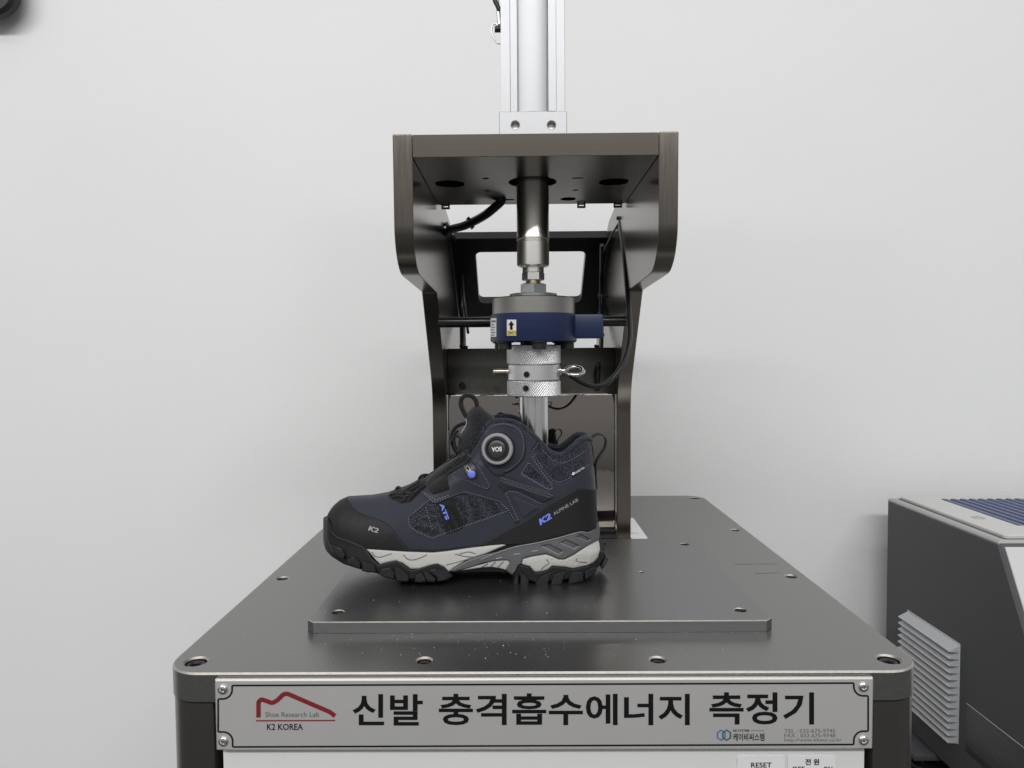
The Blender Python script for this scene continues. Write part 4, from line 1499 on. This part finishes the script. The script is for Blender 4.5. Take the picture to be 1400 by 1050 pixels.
# ---- dial
DT = (-4, -9)
dial = disc_on('dial', 681.5, 613.2, .0165, 0.0036, BLACKP, boot,
               [(0.0172, -0.004), (0.0176, 0.0005), (0.0170, 0.0022), (0.0100, 0.0024)], 64, DT)
nT = 72
gm = bmesh.new()
loop_o = [((0.01645 + (0.00042 if i % 2 else -0.00010)) * math.cos(2 * math.pi * i / nT), (0.01645 + (0.00042 if i % 2 else -0.00010)) * math.sin(2 * math.pi * i / nT)) for i in range(nT)]
prism_bm(gm, [loop_o, circle(0, 0, 0.0128, 48)], 0.0024, 0.0092, XY, 0.0004, 0.0010)
Mdial = dial.matrix_basis


def on_dial(name, me, m):
    o_ = obj(name, me, m, dial)
    o_.matrix_basis = Mdial.copy()
    return o_


on_dial('grip_ring', to_mesh(gm, 'grip_ring', 30), DIALRING)
on_dial('inner_ring', lathe_mesh('inner_ring', [(0.0127, 0.002), (0.0127, 0.0096), (0.0121, 0.0102), (0.0108, 0.0102), (0.0100, 0.0090)], 64, 40), BLACKP)
on_dial('cap', lathe_mesh('cap', [(0.0098, 0.003), (0.0098, 0.0093), (0.0092, 0.0100), (0.006, 0.0104), (0.001, 0.0105)], 64, 60), DIALCAP)
V, F = text_tris('BOA', 0.03)
Q = fit(V, -0.0054, 0.0026, 0.0054, -0.0026)
Q[:, 1] *= -1
ca, sa = math.cos(R(183)), math.sin(R(183))
Q = np.stack([Q[:, 0] * ca - (-Q[:, 1]) * sa, Q[:, 0] * sa + (-Q[:, 1]) * ca], 1)
me = bpy.data.meshes.new('lettering'); me.from_pydata([(x, y, 0.01065) for x, y in Q], [], F)
on_dial('lettering', me, WHITEI)


# ---- lettering on the upper
def boot_text(name, s, corners, d, m, parent, bold=0.0, shear=0.0):
    """text fitted to a slanted box: corners = lower-left, lower-right, upper-left pixels"""
    V, F = text_tris(s, bold, shear=shear)
    lo, hi = V.min(0), V.max(0)
    q = (V - lo) / (hi - lo)
    A, B, C_ = (np.array(c_, float) for c_ in corners)
    Q = A + q[:, :1] * (B - A) + q[:, 1:] * (C_ - A)
    P = lift(Q, H_up, np.full(len(Q), d))
    return flat_print(name, P, F, m, parent)


boot_text('lettering', 'K2', [(503, 725), (516.5, 729), (505, 718.6)], 0.0023, SILVERI, toe_cap, 0.035, 0.1)
boot_text('lettering', 'K2', [(738.5, 718.5), (754.8, 708.6), (735.5, 710.5)], 0.0023, LILAC, counter, 0.05, 0.1)
boot_text('lettering', 'ALPINE LAB', [(757.6, 704.8), (791.2, 684.6), (755.6, 701.0)], 0.0023, SILVERI, counter, 0.012)
panel('membrane_tag', Z2([(1172, 432), (1228, 392), (1234, 400), (1180, 441)]), INK, upper, d=0.0016, bev=0.5, skirt=.0006, mirror=False, grid=1.3)
boot_text('lettering', 'GORE-TEX', [(786.8, 648.3), (799.8, 640.2), (785.4, 645.8)], 0.0019, WHITEI, upper, 0.02)
boot_text('lettering', '◆', [(782.0, 651.4), (787.2, 648.2), (780.6, 646.9)], 0.0019, WHITEI, upper, 0.0)
boot_text('lettering', 'ATS', [(600.6, 689.0), (609.5, 711.5), (605.8, 687.2)], 0.0016, LILAC, upper, 0.05)

# ---- midsole core
stn = np.linspace(443.0, 828.3, 150)
V_bot = tab([(442, 736), (446, 742), (452, 752), (462, 760), (480, 770), (510, 779), (545, 786), (600, 783), (620, 781), (650, 780), (680, 780), (700, 782), (710, 786), (760, 789), (795, 781), (812, 770), (822, 757), (830, 745)])
bm = bmesh.new()
rows = []
for u in stn:
    vt_ = float(V_b(u)) - 3.0
    vb_c = ctr(u, float(V_bot(u)), float(W_sole(u)) * .8)[1]
    ring = []
    for s, f_ in ((-1, 0.0), (-1, .35), (-1, .75), (-.93, 1.0), (0, 1.0), (.93, 1.0), (1, .75), (1, .35), (1, 0.0)):
        vv_ = vt_ + (vb_c - vt_) * f_
        p = at(u, vv_, SY)
        W = max(float(W_at(u, vv_)) - 0.0012, 0.0003)
        if u > 818:
            p = at(u, max(vv_, 742), SY)
        ring.append(bm.verts.new((p[0], SY + s * W, p[2])))
    rows.append(ring)
for r0, r1 in zip(rows, rows[1:]):
    for j in range(9):
        bm.faces.new((r0[j], r0[(j + 1) % 9], r1[(j + 1) % 9], r1[j]))
bm.faces.new(rows[0][::-1]); bm.faces.new(rows[-1])
sole = obj('midsole', to_mesh(bm, 'midsole', 50, 0), RUBBERB, boot)

fr_top = [(u, v) for u, v in feather_px if 500 <= u <= 690]
mid_front = Z2([(235, 768)]) + [(500.5, 750.6)] + fr_top[1:] + Z2([(872, 751), (780, 790), (700, 816), (640, 852), (612, 872), (590, 850), (560, 838), (520, 845), (480, 858), (440, 860), (400, 832), (370, 822), (340, 828),
                                                                  (300, 838), (280, 820), (255, 790)])
mf = panel('midsole_foam', mid_front, EVA, sole, d=0.0016, bev=2.6, skirt=0.006, surf=H_sole, grid=2.0)
for pth in ([(262, 782), (275, 800), (300, 806), (335, 795), (352, 790)], [(405, 795), (425, 815), (452, 818), (490, 806), (512, 795)], [(640, 792), (690, 803), (735, 806)], [(735, 790), (700, 782), (660, 792)], [(600, 842), (690, 818), (735, 806)]):
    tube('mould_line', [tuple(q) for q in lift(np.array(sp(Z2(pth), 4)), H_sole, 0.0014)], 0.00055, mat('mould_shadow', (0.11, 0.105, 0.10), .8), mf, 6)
arch = Z2([(640, 868), (720, 848), (767, 838), (810, 824), (852, 820), (882, 820), (891, 833), (872, 864), (844, 856), (805, 850), (760, 853), (700, 862)])
panel('arch_foam', arch, EVA, sole, d=0.0008, bev=1.6, skirt=0.006, surf=H_sole, grid=1.8, mirror=False)
for pth in ([(800, 850), (825, 828)], [(835, 853), (860, 826)], [(760, 852), (790, 836)]):
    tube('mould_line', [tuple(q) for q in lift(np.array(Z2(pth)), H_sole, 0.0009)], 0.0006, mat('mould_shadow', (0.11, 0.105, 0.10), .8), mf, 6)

r1 = Z7([(630, 442), (700, 425), (852, 500), (805, 530)])
r2 = Z7([(822, 408), (888, 378), (1026, 442), (962, 470)])
r3 = Z7([(996, 352), (1040, 322), (1145, 372), (1106, 394)])
shank_o = Z2([(612, 871), (640, 852), (700, 818), (767, 794)]) + Z7([(150, 505), (350, 440), (560, 402), (800, 347), (1030, 284), (1130, 290), (1190, 250), (1218, 192), (1238, 196), (1244, 290), (1236, 372), (1100, 442), (960, 532),
     (870, 577), (810, 577), (730, 542), (670, 522), (540, 542), (440, 567), (417, 600), (415, 632), (382, 642), (345, 720), (312, 752), (262, 712), (240, 690), (290, 622), (270, 592), (200, 592), (100, 602), (0, 622)]) + Z2([(700, 856), (640, 872)])
shank = panel('shank', shank_o, TPU, sole, d=0.0030, bev=1.8, skirt=0.007, holes=[r1, r2, r3], surf=H_sole, grid=1.8, smooth=40)
for rr_ in (r1, r2, r3):
    panel('shank_recess', [tuple(q) for q in inset(rr_, -1.0)[:-1]], TPU, shank, d=0.0008, bev=0.6, surf=H_sole, grid=1.6, mirror=False)
    a_, b_, c_, d_ = rr_
    tube('shank_rib', [tuple(q) for q in lift(np.array([a_, d_, c_]), H_sole, 0.0030)], 0.0006, mat('rib_highlight_grey', (0.22, 0.22, 0.225), 0.28), shank, 8)  # paler grey paints a highlight along the recess edge
tube('shank_bead', [tuple(q) for q in lift(np.array(sp(Z7([(-20, 585), (150, 514), (350, 450), (560, 411), (800, 356), (1025, 294), (1120, 300), (1190, 262)]), 5)), H_sole, 0.0030)], 0.0009, mat('pale_grey_bead', (0.15, 0.15, 0.153), 0.3), shank, 8)  # bead in a paler grey than the shank
for pth in ([(330, 530), (400, 522)], [(520, 498), (590, 488)], [(140, 575), (205, 562)]):
    tube('shank_rib', [tuple(q) for q in lift(np.array(Z7(pth)), H_sole, 0.0031)], 0.0007, mat('rib_highlight_grey', (0.22, 0.22, 0.225), 0.28), shank, 8)  # short ribs with their highlight painted in paler grey
pod = Z7([(420, 582), (440, 572), (540, 547), (670, 527), (730, 547), (810, 582), (870, 582), (960, 537), (1100, 447), (1236, 374), (1247, 480), (1227, 560), (1180, 612), (1110, 647), (960, 677), (870, 662),
          (740, 652), (690, 692), (620, 712), (560, 717), (530, 692), (500, 657), (440, 642), (415, 632)])
hp = panel('heel_foam', pod, EVAT, sole, d=0.0018, bev=2.6, skirt=0.006, surf=H_sole, grid=1.9)
for pth in ([(680, 580), (708, 620), (640, 668), (620, 688)], [(1005, 570), (990, 595), (1040, 612), (1110, 612)]):
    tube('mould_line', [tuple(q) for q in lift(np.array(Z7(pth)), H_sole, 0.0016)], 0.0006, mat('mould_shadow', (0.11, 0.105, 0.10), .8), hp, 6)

# ---- outsole: bands and lugs
heel_band = Z7([(320, 770), (345, 720), (382, 642), (415, 636), (440, 646), (500, 661), (530, 696), (560, 720), (620, 714), (690, 694), (740, 654), (870, 664), (960, 680), (1110, 650), (1180, 614), (1226, 563), (1247, 482),
                (1275, 505), (1290, 560), (1240, 650), (1190, 700), (1080, 750), (920, 790), (860, 800), (720, 810), (560, 830), (480, 800), (400, 760), (340, 800)])
front_band = Z6([(104, 352), (120, 320), (138, 360), (160, 440), (205, 480), (300, 512), (430, 566), (466, 592), (520, 682), (580, 732), (640, 717), (740, 692), (800, 732), (870, 782), (950, 762), (1060, 722), (1110, 717), (1150, 747), (1190, 787),
                 (1245, 832), (1150, 850), (1000, 852), (900, 858), (860, 868), (730, 852), (600, 812), (540, 790), (420, 760), (320, 705), (280, 668), (180, 622), (130, 560), (108, 490), (102, 380)])
outsole = panel('outsole', heel_band, RUBBERB, boot, d=0.0026, bev=2.0, skirt=0.02, surf=H_sole, grid=2.0)
panel('toe_bumper', front_band, RUBBERB, outsole, d=0.0016, bev=2.2, skirt=0.02, surf=H_sole, grid=2.0)
lugs = [Z7(q) for q in (
    [(318, 852), (345, 735), (380, 702), (386, 862), (330, 860)],
    [(392, 722), (450, 738), (496, 800), (492, 850), (472, 872), (396, 872)],
    [(565, 872), (560, 830), (600, 770), (700, 718), (748, 712), (712, 790), (692, 868)],
    [(720, 864), (725, 810), (762, 738), (840, 712), (908, 706), (862, 780), (842, 852)],
    [(905, 854), (915, 780), (940, 715), (1066, 708), (1076, 770), (1070, 818)],
    [(1082, 804), (1082, 708), (1190, 652), (1218, 690), (1190, 745)],
    [(1250, 655), (1305, 545), (1332, 575), (1300, 655), (1272, 692)])] + \
    [Z6(q) for q in (
        [(122, 540), (190, 566), (252, 590), (276, 655), (262, 690), (228, 672), (160, 634)],
        [(298, 684), (360, 655), (412, 718), (414, 778), (350, 748), (298, 718)],
        [(420, 690), (540, 738), (560, 802), (480, 806), (424, 790)],
        [(566, 816), (600, 768), (682, 758), (722, 808), (718, 874), (640, 854)],
        [(702, 748), (762, 756), (852, 838), (846, 888), (790, 890), (730, 886)],
        [(896, 892), (900, 832), (955, 800), (1004, 850), (1002, 892), (940, 898)],
        [(965, 798), (1012, 792), (1094, 858), (1084, 893), (1010, 893)],
        [(1022, 786), (1082, 766), (1192, 798), (1242, 842), (1172, 880), (1100, 892), (1094, 852)])]
for q in lugs:
    panel('lug', [tuple(t) for t in q], RUBBER, outsole, d=0.0044, bev=1.7, skirt=0.020, surf=H_sole, grid=1.8, smooth=50)
# inner tread that carries the boot on the plate
for (ua, ub_) in ((552, 612), (712, 790)):
    bm = bmesh.new()
    for i, u in enumerate(np.arange(ua, ub_, 14)):
        W = float(W_sole(u)) - 0.012
        a_, b_ = at(u, 740, SY), at(u + 10, 740, SY)
        zt_ = float(at(u, ctr(u, float(V_bot(u)), .03)[1] - 8, SY)[2])
        for s in (-1, 0, 1):
            y_ = SY + s * W * .62
            box_bm(bm, (float(a_[0]), y_ - W * .27, BT + .0001), (float(b_[0]), y_ + W * .27, max(zt_, BT + .012)), 0.001, 1)
    obj('inner_tread', to_mesh(bm, 'inner_tread', 40, 0), RUBBERB, outsole)
